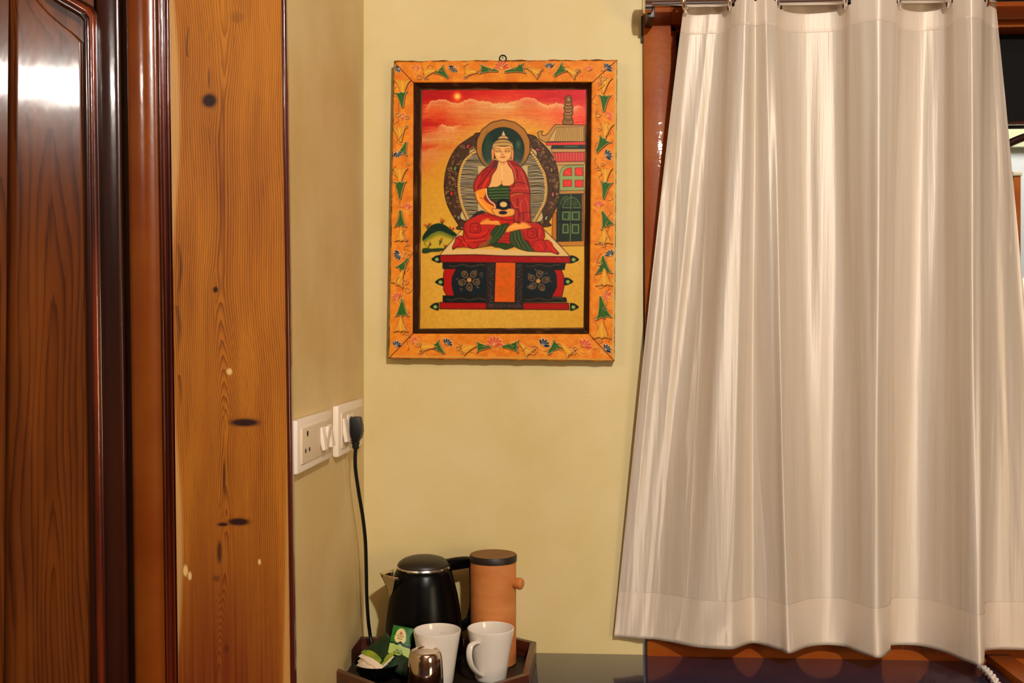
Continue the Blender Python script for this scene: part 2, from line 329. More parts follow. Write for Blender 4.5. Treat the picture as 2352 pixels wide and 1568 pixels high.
    for i in range(6): A.line([(395,300+i*9),(460,258+i*9),(540,222+i*9),(630,245+i*8),(690,272+i*7)], 2.2, (70+22*i,98+13*i,40+5*i), .55)
    A.poly([(380,425),(385,385),(420,378),(470,385),(540,380),(600,385),(560,410),(480,415),(420,432)], (35,58,28), .9, sm=True)
    r = np.random.RandomState(11)
    for cx, cy, s_ in ((430,150,1),(575,115,1),(665,185,.9),(440,340,1),(550,310,1.1),(600,350,.7)):
        for i in range(6):
            a = r.uniform(-2.6, -.5); L = r.uniform(22, 50)*s_; x, y = cx+L*math.cos(a), cy+25+L*math.sin(a)
            A.line([(cx,cy+42),(cx+(x-cx)*.4,cy+20),(x,y)], .9, (52,58,25))
            if cy < 250 or i % 2: A.ell(x, y, 8, 6, (178,42,30) if cy < 250 else (170,70,30), .95, r.uniform(0, 3))
    for i in range(40): A.ell(r.uniform(385,600), r.uniform(395,420), 7, 5, (25+r.randint(25),50+r.randint(25),22), .8, r.uniform(0,3))
    # aureole
    A.crop(1000,260,4.613)
    Lo = [(490,205),(400,240),(330,285),(240,350),(170,450),(125,560),(100,680),(95,800),(115,930),(150,1020),(200,1110),(245,1180),(300,1235)]
    Ro = [(985,225),(1100,290),(1180,370),(1240,450),(1290,580),(1308,720),(1305,850),(1285,980),(1240,1080),(1200,1150),(1150,1205)]
    Li = [(440,375),(350,440),(290,505),(255,590),(235,700),(232,800),(250,920),(280,1020),(335,1140)]
    Ri = [(1000,370),(1080,470),(1130,560),(1170,640),(1190,760),(1190,850),(1170,950),(1130,1030),(1060,1155)]
    A.poly(Lo+Ro[::-1], (84,60,38), sm=True, out=INK, ow=1.8)
    pin = A.tp(Li+Ri[::-1])
    def inside(x, y, poly):
        c = False
        for i in range(len(poly)):
            xa, ya = poly[i-1]; xb, yb = poly[i]
            if (ya > y) != (yb > y) and x < (xb-xa)*(y-ya)/(yb-ya)+xa: c = not c
        return c
    out_ = Lo+Ro[::-1]; in_ = Li+Ri[::-1]; r = np.random.RandomState(4)
    for i in range(900):
        x, y = r.uniform(90,1315), r.uniform(200,1240)
        if inside(x, y, out_) and not inside(x, y, in_):
            lt_ = x > 1000; c = [(176,138,92),(44,26,18),(160,118,84),(34,20,14),(186,152,110)][i % 5]
            if lt_ and i % 5 in (1,3) and r.rand() < .5: c = (120,92,66)
            a0 = r.uniform(0, 6.3); R = r.uniform(8, 20); q = [(x+R*(1-t*.12)*math.cos(a0+t*.8), y+R*(1-t*.12)*math.sin(a0+t*.8)) for t in range(6)]
            A.line(q, 1.1, c, .95)
    for x, y, a, c in ((345,350,-.5,(200,80,80)),(210,585,.3,(120,150,90)),(172,850,0,(205,60,50)),(245,1105,-.2,(130,150,120)),(1085,385,.6,(190,85,95)),(1245,860,.1,(200,110,110)),(1175,1110,.3,(150,160,125)),(1230,600,.0,(160,125,90))):
        A.ell(x, y, 26, 40, (60,36,24), .9, a+ (1.2 if y < 400 else 0)); A.ell(x, y, 13, 26, c, 1, a+(1.2 if y < 400 else 0), out=INK, ow=.6)
    A.poly(in_, (206,188,140), sm=True)
    def offs(P, dx): return [(x+dx, y) for x, y in P]
    y = 420
    while y < 1150:
        for P, sgn, x_in in ((Li, 1, 560), (Ri, -1, 880)):
            xe = np.interp(y, [p[1] for p in P], [p[0] for p in P])+sgn*28; j = r.uniform(-10, 10)
            xm = (560 if y < 560 else 450) if sgn > 0 else (880 if y < 560 else 980)
            if abs(xm-xe) > 10 and (xm-xe)*sgn > 0:
                A.line([(xe+j,y+r.uniform(-4,4)),((xe+xm)/2,y+r.uniform(-5,3)),(xm,y+6)], 1.5, (30,28,34) if r.rand() < .8 else (84,86,108), .95)
        y += 14
    for P, sgn in ((Li, 1), (Ri, -1)):
        A.line([(x+sgn*16, y) for x, y in P], 6.2, (222,186,112)); A.line(P, 1.3, INK)
        py = [p[1] for p in P]; px = [p[0] for p in P]
        for yy_ in range(400, 1150, 24):
            x = np.interp(yy_, py, px); A.line([(x,yy_),(x+sgn*22,yy_+6)], 1, (90,58,28), .9)
    # halo
    scal = [(720+(282+6*abs(math.sin(7*a)))*math.cos(a), 352+(276+6*abs(math.sin(7*a)))*math.sin(a)) for a in np.linspace(0, 2*math.pi, 90)[:-1]]
    A.poly(scal, (176,128,62), out=INK, ow=1.6)
    A.ell(718,378,224,230,(22,52,38),out=INK,ow=1.2)
    A.ell(560,430,60,110,(60,85,75),.75,0,soft=.5); A.ell(870,470,55,110,(70,85,80),.75,0,soft=.5); A.ell(880,330,25,40,(90,125,105),.7,soft=.6); A.ell(555,300,30,90,(50,85,65),.6,soft=.5); A.ell(600,540,60,45,(140,148,130),.6,soft=.6); A.ell(850,540,60,40,(125,130,122),.6,soft=.6)
    A.line([(595,240),(600,420)], 1, (100,135,105), .7)
    # figure
    SK = (232,176,104); SKL = (236,190,128); RD = (176,48,36); RL = (206,72,48); GN = (58,82,42); OR = (238,160,60)
    A.poly([(490,610),(560,560),(620,500),(820,500),(900,560),(960,640),(1000,780),(1005,1000),(1000,1170),(820,1190),(600,1190),(560,1000),(430,830),(410,760)], (160,50,42), sm=True)
    A.poly([(625,500),(640,480),(790,480),(800,520),(830,600),(845,700),(800,760),(710,770),(600,790),(550,770),(580,690),(610,620),(640,560)], SKL, sm=True)
    A.line([(705,540),(708,700)], 2.4, (250,228,190), .5); A.line([(700,720),(705,765)], 1.5, (150,90,50)); A.ell(715,520,25,25,(222,130,80),.5,soft=.5)
    # left robe shoulder
    A.poly([(620,555),(560,575),(500,610),(450,660),(415,720),(405,790),(420,830),(480,800),(545,790),(580,740),(600,660),(640,600),(655,560),(650,505),(625,500)], RD, sm=True, out=INK, ow=1.1)
    for q, c in (([(600,580),(560,640),(500,720),(450,790)],(110,26,22)),([(560,600),(500,650),(440,730)],(120,30,25)),([(590,640),(540,720),(500,790)],(225,70,35)),([(560,690),(530,740),(515,780)],(235,80,40)),([(480,660),(440,740),(430,800)],(205,75,60)),([(620,540),(600,610),(570,680)],(150,60,70))):
        A.line(q, 2.6, c, .85)
    A.poly([(650,500),(670,510),(655,560),(620,590),(600,580),(615,520)], (92,55,60), .8, sm=True)
    # right robe
    A.poly([(762,500),(790,500),(830,545),(890,560),(940,620),(975,720),(1000,830),(1003,1000),(1000,1170),(900,1160),(840,1150),(825,1010),(790,920),(785,840),(830,770),(835,690),(815,600),(775,545)], (178,62,50), sm=True, out=INK, ow=1.1)
    for q, c in (([(775,520),(830,600),(850,700)],(222,120,95)),([(860,590),(870,650),(868,700)],(112,32,30)),([(830,740),(900,732),(985,760)],(110,30,26)),([(800,800),(880,790),(985,800)],(215,95,75)),([(805,850),(870,840),(1000,850)],(110,34,26)),([(800,880),(850,855),(920,850)],(205,130,70)),([(870,900),(872,960),(865,1010)],(105,28,24)),([(920,920),(900,960),(905,1040)],(228,90,55)),([(880,1010),(885,1080),(880,1150)],(120,34,28)),([(930,1060),(935,1110),(930,1160)],(120,34,28)),([(950,900),(980,960),(985,1100)],(212,85,62)),([(835,1010),(880,1030),(900,1100)],(120,40,34)),([(910,620),(950,720),(980,800)],(205,100,88)),([(890,1060),(960,1050),(1000,1052)],(130,40,34)),([(820,940),(850,990),(880,1000)],(220,100,70))):
        A.line(q, 2.2, c, .85)
    # green bodice
    A.poly([(550,800),(600,785),(660,780),(700,755),(720,770),(780,780),(785,850),(780,920),(700,930),(650,960),(620,930),(580,900),(560,850)], GN, sm=True, out=INK, ow=1.2)
    for y in (810,842,875,905): A.line([(565,y),(650,y-6),(780,y-8)], 2.2, (100,128,70), .8); A.line([(565,y+14),(650,y+8),(780,y+6)], 1.4, (28,42,22))
    # right arm of the figure
    A.poly([(420,830),(470,805),(535,795),(530,860),(515,905),(560,950),(620,985),(660,1015),(650,1080),(600,1075),(540,1040),(480,980),(440,920),(425,870)], OR, sm=True, out=(120,60,20), ow=1.2)
    A.line([(450,850),(455,900),(500,960),(580,1040)], 4, (240,185,110), .55); A.line([(505,905),(470,895)], 1.4, (170,90,30))
    A.line([(540,800),(545,870),(580,930),(620,960),(635,1000)], 2.6, (240,225,190)); A.line([(548,800),(553,868),(588,922),(630,955)], 1, INK)
    A.poly([(600,1010),(660,1012),(825,1012),(830,1075),(780,1092),(700,1098),(640,1085)], SK, sm=True, out=(130,70,25), ow=1.1)
    # bowl
    A.ell(722,965,78,62,(22,20,30)); A.poly([(640,985),(804,985),(800,1010),(645,1010)], (22,20,30)); A.ell(722,966,40,30,(226,198,134)); A.ell(716,1053,44,18,(40,18,48),out=(90,45,20),ow=.8)
    # head
    A.poly([(720,185),(745,240),(700,240)], (226,200,160)); A.poly([(668,275),(690,245),(745,242),(768,272)], (214,176,122), sm=True); A.line([(700,240),(745,240)], 1, INK); A.line([(650,278),(720,270),(790,282)], 1.6, INK)
    A.poly([(605,372),(615,320),(660,285),(720,278),(780,290),(818,330),(825,375),(812,400),(790,350),(720,345),(650,350),(625,400)], (202,170,112), sm=True, out=(90,62,36), ow=1)
    for x in range(630,815,18): A.ell(x, 318-12*math.sin((x-610)/215*3.14), 8, 7, (176,140,84), 1, out=(120,88,50), ow=.5)
    for x in (608,815): A.poly([(x-12,385),(x+12,385),(x+14,450),(x+6,500),(x-8,495),(x-14,440)], (226,160,104), sm=True, out=(140,75,45), ow=.9)
    A.poly([(625,375),(650,348),(712,352),(720,342),(730,352),(790,348),(808,380),(806,430),(790,480),(740,515),(710,518),(660,500),(635,460),(624,420)], (235,188,124), sm=True, out=(120,66,38), ow=.9)
    for s_ in (-1, 1):
        c = 714; A.line([(c+s_*22,388),(c+s_*50,372),(c+s_*82,384)], 1, (96,52,34)); A.line([(c+s_*22,404),(c+s_*50,398),(c+s_*78,402)], 1.3, (88,48,36)); A.line([(c+s_*26,410),(c+s_*52,416),(c+s_*74,408)], .9, (150,95,60))
    A.ell(668,432,22,18,(245,215,150),.7,soft=.5); A.ell(765,432,18,16,(242,205,145),.6,soft=.5); A.line([(710,395),(702,436),(716,446),(728,438)], 1, (175,100,65)); A.ell(714,440,12,8,(228,140,110),.7,soft=.4)
    A.line([(694,463),(714,467),(736,463)], 2.0, (172,62,52)); A.ell(714,490,22,10,(240,205,150),.6,soft=.5)
    # lap and legs
    A.crop(1010,450,7.84)
    A.poly([(430,640),(420,560),(450,480),(520,430),(640,350),(800,290),(950,340),(1130,390),(1330,360),(1330,470),(1640,470),(1760,480),(1850,540),(1890,640),(1890,740),(1860,800),(1960,790),(2020,840),(2060,930),(2150,1030),(2130,1055),(2000,1010),(1850,1010),(1700,1000),(1300,900),(900,900),(700,930),(600,950),(520,930),(440,920),(300,930),(235,970),(225,920),(270,830),(290,750),(350,715),(420,720)], (188,52,38), sm=False, out=INK, ow=1.2)
    A.poly([(700,380),(900,350),(1100,380),(1330,360),(1330,520),(1200,500),(1080,480),(1000,450),(760,470)], (196,48,30), sm=False)
    A.poly([(650,300),(760,260),(820,300),(700,340),(560,400)], (40,42,40), .9, sm=True)
    for q, c in (([(460,620),(500,740),(640,770),(800,730),(900,600)],(96,22,20)),([(480,520),(450,600),(470,700)],(120,30,30)),([(560,500),(700,500),(730,640),(560,650),(560,500)],(96,24,24)),([(600,560),(690,550),(680,630),(600,620)],(110,30,28)),([(640,520),(640,620)],(225,85,55)),([(560,690),(700,700),(860,640)],(235,75,35)),([(450,800),(600,800),(800,770)],(226,90,70)),([(420,740),(480,860),(560,930)],(105,28,22)),([(300,750),(380,800),(420,900)],(105,28,22)),([(240,950),(350,870),(380,820)],(110,30,22)),([(700,860),(660,930),(600,945)],(105,28,22)),([(600,840),(700,830),(860,800)],(110,26,22)),([(400,830),(470,850),(480,920)],(235,80,45)),([(1100,400),(1200,430),(1320,420)],(120,28,24)),([(950,370),(1080,410),(1330,460)],(130,34,28)),([(760,330),(860,360),(960,350)],(120,34,28)),([(1590,600),(1720,590),(1740,740),(1590,740),(1590,600)],(100,26,24)),([(1640,640),(1700,640),(1700,700),(1640,700)],(110,30,28)),([(1760,560),(1770,760)],(110,30,26)),([(1820,560),(1870,650),(1810,740)],(120,34,28)),([(1560,800),(1650,880),(1780,900)],(115,30,24)),([(1880,830),(1920,900),(1880,980)],(110,28,22)),([(1960,880),(2040,960),(2130,1045)],(110,28,22)),([(1920,850),(1980,900),(2100,1020)],(235,75,40)),([(1660,850),(1760,800),(1870,780)],(120,32,26)),([(1800,600),(1790,680),(1800,740)],(226,95,90)),([(1720,900),(1800,880),(1850,960)],(226,80,50)),([(1500,640),(1540,760),(1620,840)],(115,30,26)),([(1650,500),(1720,480),(1800,540)],(150,100,60)),([(1100,700),(1250,690)],(115,34,26)),([(1080,760),(1240,750)],(115,34,26)),([(1060,810),(1240,800)],(115,34,26))):
        A.line(q, 1.7, c, .8)
    A.poly([(1080,520),(1240,490),(1215,560),(1180,640),(1080,780),(1000,850),(870,885),(840,880),(900,760),(930,640),(1000,560)], GN, sm=True, out=INK, ow=1)
    A.poly([(1290,640),(1440,610),(1500,760),(1600,860),(1700,1000),(1560,990),(1400,940),(1300,880),(1260,800)], (72,88,50), sm=True, out=INK, ow=1)
    A.poly([(940,880),(1060,840),(1240,860),(1330,910),(1240,950),(1180,965),(1080,930),(990,920)], (54,76,32), sm=True, out=INK, ow=1)
    A.poly([(850,800),(920,700),(940,780),(860,890),(700,920),(740,860)], (150,110,60), .7, sm=True)
    for q in ([(1160,530),(1100,640),(1000,760),(900,860)], [(1200,560),(1120,700),(1020,820)], [(1080,560),(1000,680),(920,820)]): A.line(q, 1.4, (28,44,24)); A.line([(x+18,y) for x, y in q], 1.4, (108,128,78), .8)
    for q in ([(1330,650),(1340,780),(1420,920)], [(1390,640),(1410,780),(1500,940)], [(1440,640),(1480,800),(1600,960)]): A.line(q, 1.5, (30,44,26)); A.line([(x+20,y) for x, y in q], 1.4, (118,132,82), .8)
    # feet
    A.poly([(720,490),(760,450),(860,410),(920,440),(1050,440),(1090,490),(1080,525),(900,515),(740,515)], (236,160,82), sm=True, out=(140,60,25), ow=1)
    A.poly([(1190,650),(1230,560),(1330,490),(1380,480),(1430,500),(1500,470),(1600,490),(1650,560),(1560,590),(1400,610),(1280,640)], (240,172,88), sm=True, out=(140,60,25), ow=1)
    for x, y in ((770,440),(800,425),(830,412),(860,405),(890,412)): A.ell(x, y, 16, 12, (240,150,70), 1, out=(150,60,30), ow=.6)
    for x, y in ((1470,465),(1510,470),(1550,485),(1590,505),(1620,530)): A.ell(x, y, 17, 12, (242,150,70), 1, out=(150,60,30), ow=.6)
    A.line([(1280,560),(1400,540),(1500,560)], 2, (246,200,130), .6); A.line([(900,470),(1050,470)], 2, (244,190,120), .6)
    # throne cloth
    A.crop(880,480,4.238)
    base = A.img.copy()
    m = Art(955,195,400,575); m.crop(880,480,4.238); m.poly([(765,205),(545,450),(1820,462),(1565,200),(1600,300),(1690,400),(1715,440),(1560,415),(1200,395),(900,390),(680,395),(700,310),(760,265)], (1,1,1))
    keep = Art(955,195,400,575); keep.crop(1010,450,7.84); keep.poly([(430,640),(420,560),(450,480),(640,350),(1330,360),(1640,470),(1760,480),(1850,540),(1890,640),(1890,740),(1860,800),(1960,790),(2020,840),(2060,930),(2160,1030),(2130,1060),(2000,1015),(1850,1015),(1700,1008),(1560,1000),(1420,960),(1330,915),(1180,970),(1080,940),(960,900),(860,895),(700,935),(600,958),(520,935),(440,925),(300,935),(230,975),(220,920),(265,830),(285,750),(350,710),(420,718)], (1,1,1))
    mk = (m.img[...,0]*(1-keep.img[...,0])); A.img += (np.array((226,196,140))-A.img)*mk[...,None]
    A.line([(755,212),(548,450)], 1.2, INK); A.line([(1570,205),(1700,330),(1820,462)], 1.3, INK)
    # throne
    TL = (158,22,16); DK = (24,30,30)
    A.poly([(552,448),(900,443),(1180,455),(1820,462),(1825,525),(560,518)], TL, out=INK, ow=1.5)
    A.poly([(580,520),(1775,530),(1765,590),(580,580)], DK, out=INK, ow=1.2)
    A.poly([(600,580),(740,580),(740,845),(620,845),(590,790),(582,700),(590,620)], (172,30,22), out=INK, ow=1.4)
    A.poly([(1640,590),(1735,592),(1760,660),(1762,750),(1740,852),(1640,852)], (172,30,22), out=INK, ow=1.4)
    A.poly([(712,580),(1660,585),(1685,640),(1690,760),(1640,855),(690,840),(668,740),(672,660)], (20,34,42), out=INK, ow=1.4)
    A.poly([(582,842),(1780,862),(1788,905),(582,905)], DK, out=INK, ow=1.2)
    A.poly([(550,908),(1805,915),(1810,980),(550,972)], TL, out=INK, ow=1.5)
    A.poly([(1002,520),(1365,522),(1362,975),(1005,970)], (50,44,40), out=INK, ow=1.2)
    A.poly([(1095,518),(1290,520),(1282,908),(1082,905)], (216,108,20), out=INK, ow=1.2)
    r = np.random.RandomState(6)
    for i in range(70): A.ell(r.uniform(1110,1265), r.uniform(560,890), r.uniform(5,18), r.uniform(5,22), (176,112,38), .35, r.uniform(0,3), soft=.6)
    for i in range(46):
        for x in (1048,1325): A.line([(x+r.uniform(-26,26),540+i*9),(x+r.uniform(-26,26),552+i*9)], 1.2, [(110,92,82),(92,84,92),(28,26,26)][i % 3], .9)
    for i in range(26): A.line([(1020+i*13,930+r.uniform(-14,10)),(1030+i*13,950+r.uniform(-10,12))], 1.3, [(104,92,80),(86,80,86)][i % 2], .9)
    for y, xr in ((548,((640,1000),(1390,1740))), (875,((620,1000),(1380,1770)))):
        for a, b in xr:
            q = [(x, y+9*math.sin((x-a)/28)) for x in np.arange(a, b, 14)]; A.line(q, 1.4, (100,84,62), .9); A.line([(x, yy_+8) for x, yy_ in q], .8, (60,70,50), .8)
    for cx, cy in ((838,690),(1510,700)):
        for k in range(5):
            a = -math.pi/2+k*2*math.pi/5+(.15 if cx > 1000 else .6); x, y = cx+72*math.cos(a), cy+68*math.sin(a)
            A.ell(x, y, 34, 27, (66,56,48), 1, a, out=(160,132,92), ow=1.3); A.ell(x+8*math.cos(a), y+8*math.sin(a), 14, 11, (140,105,68), .8, a, soft=.3)
        for k in range(14):
            a = r.uniform(0, 6.28); R = r.uniform(95, 128); x, y = cx+R*math.cos(a), cy+R*.85*math.sin(a)
            A.line([(x,y),(x+r.uniform(-26,26),y+r.uniform(-18,18)),(x+r.uniform(-26,26),y+r.uniform(-28,28))], 1.2, (128,112,84), .8)
        A.ell(cx, cy, 22, 22, (196,150,92), out=(120,90,55), ow=1)
    for x, y, s_, a in ((515,485,-1,0),(1862,488,1,0),(550,707,-1,0),(1806,703,1,0),(500,947,-1,0),(1860,950,1,0)):
        L = 45
        A.poly([(x+s_*L,y+4),(x+s_*8,y-28),(x-s_*26,y-36),(x-s_*L*.9,y-30),(x-s_*L*.9,y+34),(x-s_*20,y+38),(x+s_*10,y+28)], (16,28,20), sm=True)
        A.ell(x-s_*8, y+4, 20, 18, (150,178,104), 1, out=(70,100,60), ow=.8)
    for i in range(60):
        A.ell(r.uniform(570,1800), r.choice([r.uniform(470,512), r.uniform(925,965)]), r.uniform(10,30), 4, (190,44,30), .4, soft=.6)
    A.line([(1450,500),(1470,478),(1490,495)], 1, (205,80,60)); A.line([(1690,492),(1700,470),(1720,490)], 1, (210,90,70))
    # craquelure specks
    for i in range(160):
        A.ell(r.uniform(385,1930), r.uniform(430,1150), r.uniform(2,4), r.uniform(2,4), (150,105,40), .6)
    return A
def paint_frame():
    A = Art(885, 125, 540, 720)
    A.img[:] = (226,138,42)
    n = (vnoise(A.h, A.w, 30, 30, 21)-.5)*36+(vnoise(A.h, A.w, 5, 7, 22)-.5)*22
    A.img += n[..., None]*np.array([.5, .9, .5])
    YL = (222,160,58); CR = (232,188,128); GR = (52,98,38); BL = (24,38,62); PK = (214,88,58); BR = (128,66,20)
    Hh = 1.0
    def lily(x, y, a, c, L=24, w=15):
        L *= 1.12; w *= 1.3   # flared trumpet, mouth at the far end
        ca, sa = math.cos(a), math.sin(a)
        P = [(-L*.5,-2),(-L*.1,-w*.22),(L*.3,-w*.42),(L*.5,-w*.62),(L*.42,-w*.2),(L*.5,0),(L*.42,w*.2),(L*.5,w*.62),(L*.3,w*.42),(-L*.1,w*.22),(-L*.5,2)]
        q = [(x+u*ca-v*sa, y+u*sa+v*ca) for u, v in P]
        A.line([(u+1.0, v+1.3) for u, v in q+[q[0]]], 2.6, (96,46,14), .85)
        A.poly(q, c, sm=True, out=CR if c == GR else (212,150,70), ow=1.2, hh=Hh)
        A.line([(x+u*ca-v*sa, y+u*sa+v*ca) for u, v in [(-L*.3,0),(0,.8),(L*.35,-1)]], 1.4, tuple(min(255, int(k*1.35)) for k in c), .7)
    def lotus(x, y, a, c, R=11, n=5):
        q = [(x+R*.2*math.cos(t)+.8, y+R*.2*math.sin(t)+1) for t in (0,1)]
        for k in range(n):
            b = a+(k-(n-1)/2)*.52; px_, py_ = x-math.cos(a)*R*.35, y-math.sin(a)*R*.35; tx, ty = px_+R*1.15*math.cos(b), py_+R*1.15*math.sin(b)
            nx, ny = -math.sin(b)*R*.25, math.cos(b)*R*.25; mx, my = (px_+tx)/2, (py_+ty)/2
            A.poly([(px_,py_),(mx+nx,my+ny),(tx,ty),(mx-nx,my-ny)], c, sm=True, out=(216,204,180) if c == BL else CR, ow=1.0, hh=Hh)
        A.line([(x-math.cos(a)*R*.35+R*.7*math.cos(t), y-math.sin(a)*R*.35+R*.7*math.sin(t)) for t in np.linspace(a+1.7, a+4.6, 8)], 1, CR, .9, hh=Hh)
    def curl(x, y, R, a=0, c=CR):
        q = [(x+R*(1-t/12)*math.cos(a+t*.7), y+R*(1-t/12)*math.sin(a+t*.7)) for t in range(10)]
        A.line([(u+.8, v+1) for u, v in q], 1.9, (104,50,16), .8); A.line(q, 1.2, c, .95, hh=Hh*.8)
    U, D, L_, R_ = -math.pi/2, math.pi/2, math.pi, 0
    # top rail
    for a in [(914,158,2.5,BL,10,5),(956,156,U,PK,10,5),(1041,157,2.2,BL,12,5),(1153,150,U,PK,16,7),(1262,152,U,BL,11,5),(1352,158,U,PK,11,5),(1396,156,-.8,BL,13,5)]: lotus(a[0],a[1],a[2],a[3],a[4],a[5])
    for a in [(1018,168,3.9,GR,26,17),(1122,160,L_+.1,GR,36,14),(1182,160,-.2,GR,40,15),(1285,163,-.7,GR,28,17),(986,164,L_-.2,YL,26,18),(1082,165,L_,YL,26,16),(1225,162,.5,YL,30,16),(1312,164,.5,YL,26,16)]: lily(*a[:3],a[3],a[4],a[5])
    for a in [(962,175,8),(978,178,5),(1235,172,5),(1325,160,5),(1320,172,4),(1068,176,5)]: curl(*a)
    # bottom rail
    for a in [(912,791,-1.2,BL,12,5),(952,782,3.6,PK,11,5),(1028,787,-1.0,BL,13,5),(1136,785,U,PK,18,7),(1250,789,-1.0,BL,15,5),(1345,792,-1.0,PK,18,5),(1394,801,-.7,BL,13,5)]: lotus(*a[:3],a[3],a[4],a[5])
    for a in [(1008,800,3.9,GR,28,18),(1110,796,L_,GR,28,17),(1172,795,0,GR,32,18),(1270,800,-.8,GR,30,18),(982,796,L_,YL,30,18),(1075,799,L_-.3,YL,30,20),(1206,800,.8,YL,30,17),(1300,801,.8,YL,30,17)]: lily(*a[:3],a[3],a[4],a[5])
    for a in [(1052,798,7),(1060,808,5),(966,806,6),(1224,808,7),(1228,796,5),(1320,798,6),(1318,809,5),(1378,782,5),(960,790,6),(935,770,7)]: curl(*a)
    A.line([(1236,806),(1256,812),(1280,806)], 1.1, CR); A.line([(1325,806),(1340,816),(1352,810),(1358,800)], 1.2, CR); A.line([(1368,790),(1374,804),(1386,812)], 1.2, CR)
    # left rail
    for y, x, a, c, l, w in [(200,924,U,YL,30,24),(228,922,U-.1,GR,32,18),(308,918,U-.1,YL,30,22),(340,928,1.9,GR,26,15),(403,918,U,YL,30,22),(436,918,U,GR,36,18),(502,919,D,GR,34,18),(538,921,D,YL,28,18),(607,927,2.2,GR,28,16),(638,918,2.0,YL,32,20),(706,923,D,GR,36,20),(745,920,D,YL,30,20)]: lily(x, y, a, c, l, w)
    for x, y, a, c, R in [(925,268,R_,PK,10),(913,353,1.2,BL,12),(935,475,U,PK,13),(914,585,L_-.4,BL,13),(912,682,-2.2,PK,14)]: lotus(x, y, a, c, R)
    for a in [(912,262,7),(934,268,6),(932,290,5),(935,376,5),(930,548,6),(936,560,5),(930,646,8),(936,664,9),(934,584,10)]: curl(*a)
    # right rail
    for y, x, a, c, l, w in [(195,1388,-1.4,YL,32,18),(236,1387,-1.5,GR,34,18),(300,1391,-1.4,YL,32,20),(333,1380,-1.0,GR,34,20),(405,1390,-1.5,YL,34,18),(436,1389,-1.4,GR,36,18),(503,1390,1.2,GR,34,22),(543,1388,D,YL,30,26),(608,1386,1.5,GR,36,24),(637,1388,D,YL,34,24),(706,1383,1.4,GR,46,24),(757,1382,D,YL,36,26)]: lily(x, y, a, c, l, w)
    for x, y, a, c, R in [(1398,266,-.5,PK,13),(1396,356,-.4,BL,14),(1376,470,U,PK,14),(1402,583,-2.0,BL,13),(1396,679,-2.4,PK,13)]: lotus(x, y, a, c, R, 5)
    for a in [(1384,178,8),(1376,190,5),(1372,386,6),(1383,376,5),(1376,295,5),(1376,556,6),(1385,562,6),(1378,657,6),(1374,602,9),(1372,262,8)]: curl(*a)
    r = np.random.RandomState(31)
    for k in range(34):                 # tendrils between the flowers
        if k % 2: x, y = 915+r.uniform(-8,22), 180+k*18.2
        else: x, y = 1386+r.uniform(-20,12), 180+k*18.2
        q = [(x, y), (x+r.uniform(-9,9), y+r.uniform(6,12)), (x+r.uniform(-12,12), y+r.uniform(14,22)), (x+r.uniform(-4,4), y+r.uniform(22,28))]
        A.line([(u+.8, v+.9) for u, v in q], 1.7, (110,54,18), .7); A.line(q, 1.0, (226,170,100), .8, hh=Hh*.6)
    for k in range(30):
        x = 965+k*14.2; y = (160 if k % 2 else 799)+r.uniform(-10,10); q = [(x, y), (x+r.uniform(4,9), y+r.uniform(-8,8)), (x+r.uniform(10,16), y+r.uniform(-8,8))]
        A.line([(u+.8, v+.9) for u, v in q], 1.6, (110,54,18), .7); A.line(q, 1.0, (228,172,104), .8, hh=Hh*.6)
    # worn pale arrises and dirty outer edge
    for q in ([(904,142),(898,400),(893,822)],): A.line(q, 7, (196,158,72), .7)
    for q in ([(1416,140),(1413,500),(1410,828)],): A.line(q, 8, (206,176,110), .75)
    A.line([(893,818),(1150,821),(1412,826)], 4, (214,166,88), .8)
    r = np.random.RandomState(9)
    for i in range(60):
        t = r.rand(); A.ell(904-12*t, 140+684*t, r.uniform(1,3), r.uniform(3,10), (96,52,18), .8); A.ell(892+520*t, 824+8*t, r.uniform(4,12), r.uniform(1,2.4), (80,38,16), .8)
        A.ell(905+513*t, 141-3*t, r.uniform(5,14), r.uniform(1,2.6), (104,64,26), .7); A.ell(1418-6*t, 137+690*t, 1.3, r.uniform(3,10), (90,60,30), .7)
    for i in range(50): A.ell(r.uniform(900,1412), r.choice([r.uniform(145,185), r.uniform(770,820)]), r.uniform(.6,1.6), .9, (150,60,20), .8)
    for q in ([(905,142),(952,192)],[(1417,138),(1358,192)],[(893,823),(948,766)],[(1411,829),(1354,768)]): A.line(q, 1.6, (88,34,14))
    return A
# ---------------------------------------------------------------- materials in use
M = {}
M['wall'] = mat('cream_paint', (220,202,150), .55, vs=5, bump=.00018, bs=140, bscale=(.5,1,1.6), col2=(212,192,130))
M['wall_side'] = mat('cream_paint_side', (216,192,138), .5, col2=(205,178,118), vs=7, bump=.0005, bs=130)
M['plain'] = mat('dimmed_room_wall', (96,62,36), .6); M['floor'] = mat('floor_wood', (95,55,30), .35, col2=(70,38,20), vs=6, vscale=(1,8,1)); M['ceil'] = mat('dimmed_ceiling', (120,86,52), .7)  # unseen walls and ceiling coloured dark so glossy blacks reflect a dim room
M['enamel'] = mat('brown_enamel', (126,63,14), .24, spec=.35, coat=.4, coat_r=.08, col2=(114,50,10), vs=9, bump=.00035, bs=60, bscale=(1,1,.35))
M['enamel_win'] = mat('brown_enamel_window', (154,82,22), .4, spec=.1, coat=.1, coat_r=.04, col2=(144,64,17), vs=12, bump=.00035, bs=90)
M['darkwood'] = mat('dark_stained_wood', (58,22,12), .22, coat=.7, coat_r=.1, col2=(34,13,9), vs=30, vscale=(1,1,.06), bump=.0004, bs=50, bscale=(1,1,.3))
M['bead'] = mat('red_brown_bead', (120,44,16), .2, coat=.9, coat_r=.07, col2=(58,18,9), vs=26, vscale=(1,1,.12), bump=.0006, bs=70, bscale=(1,1,.3))
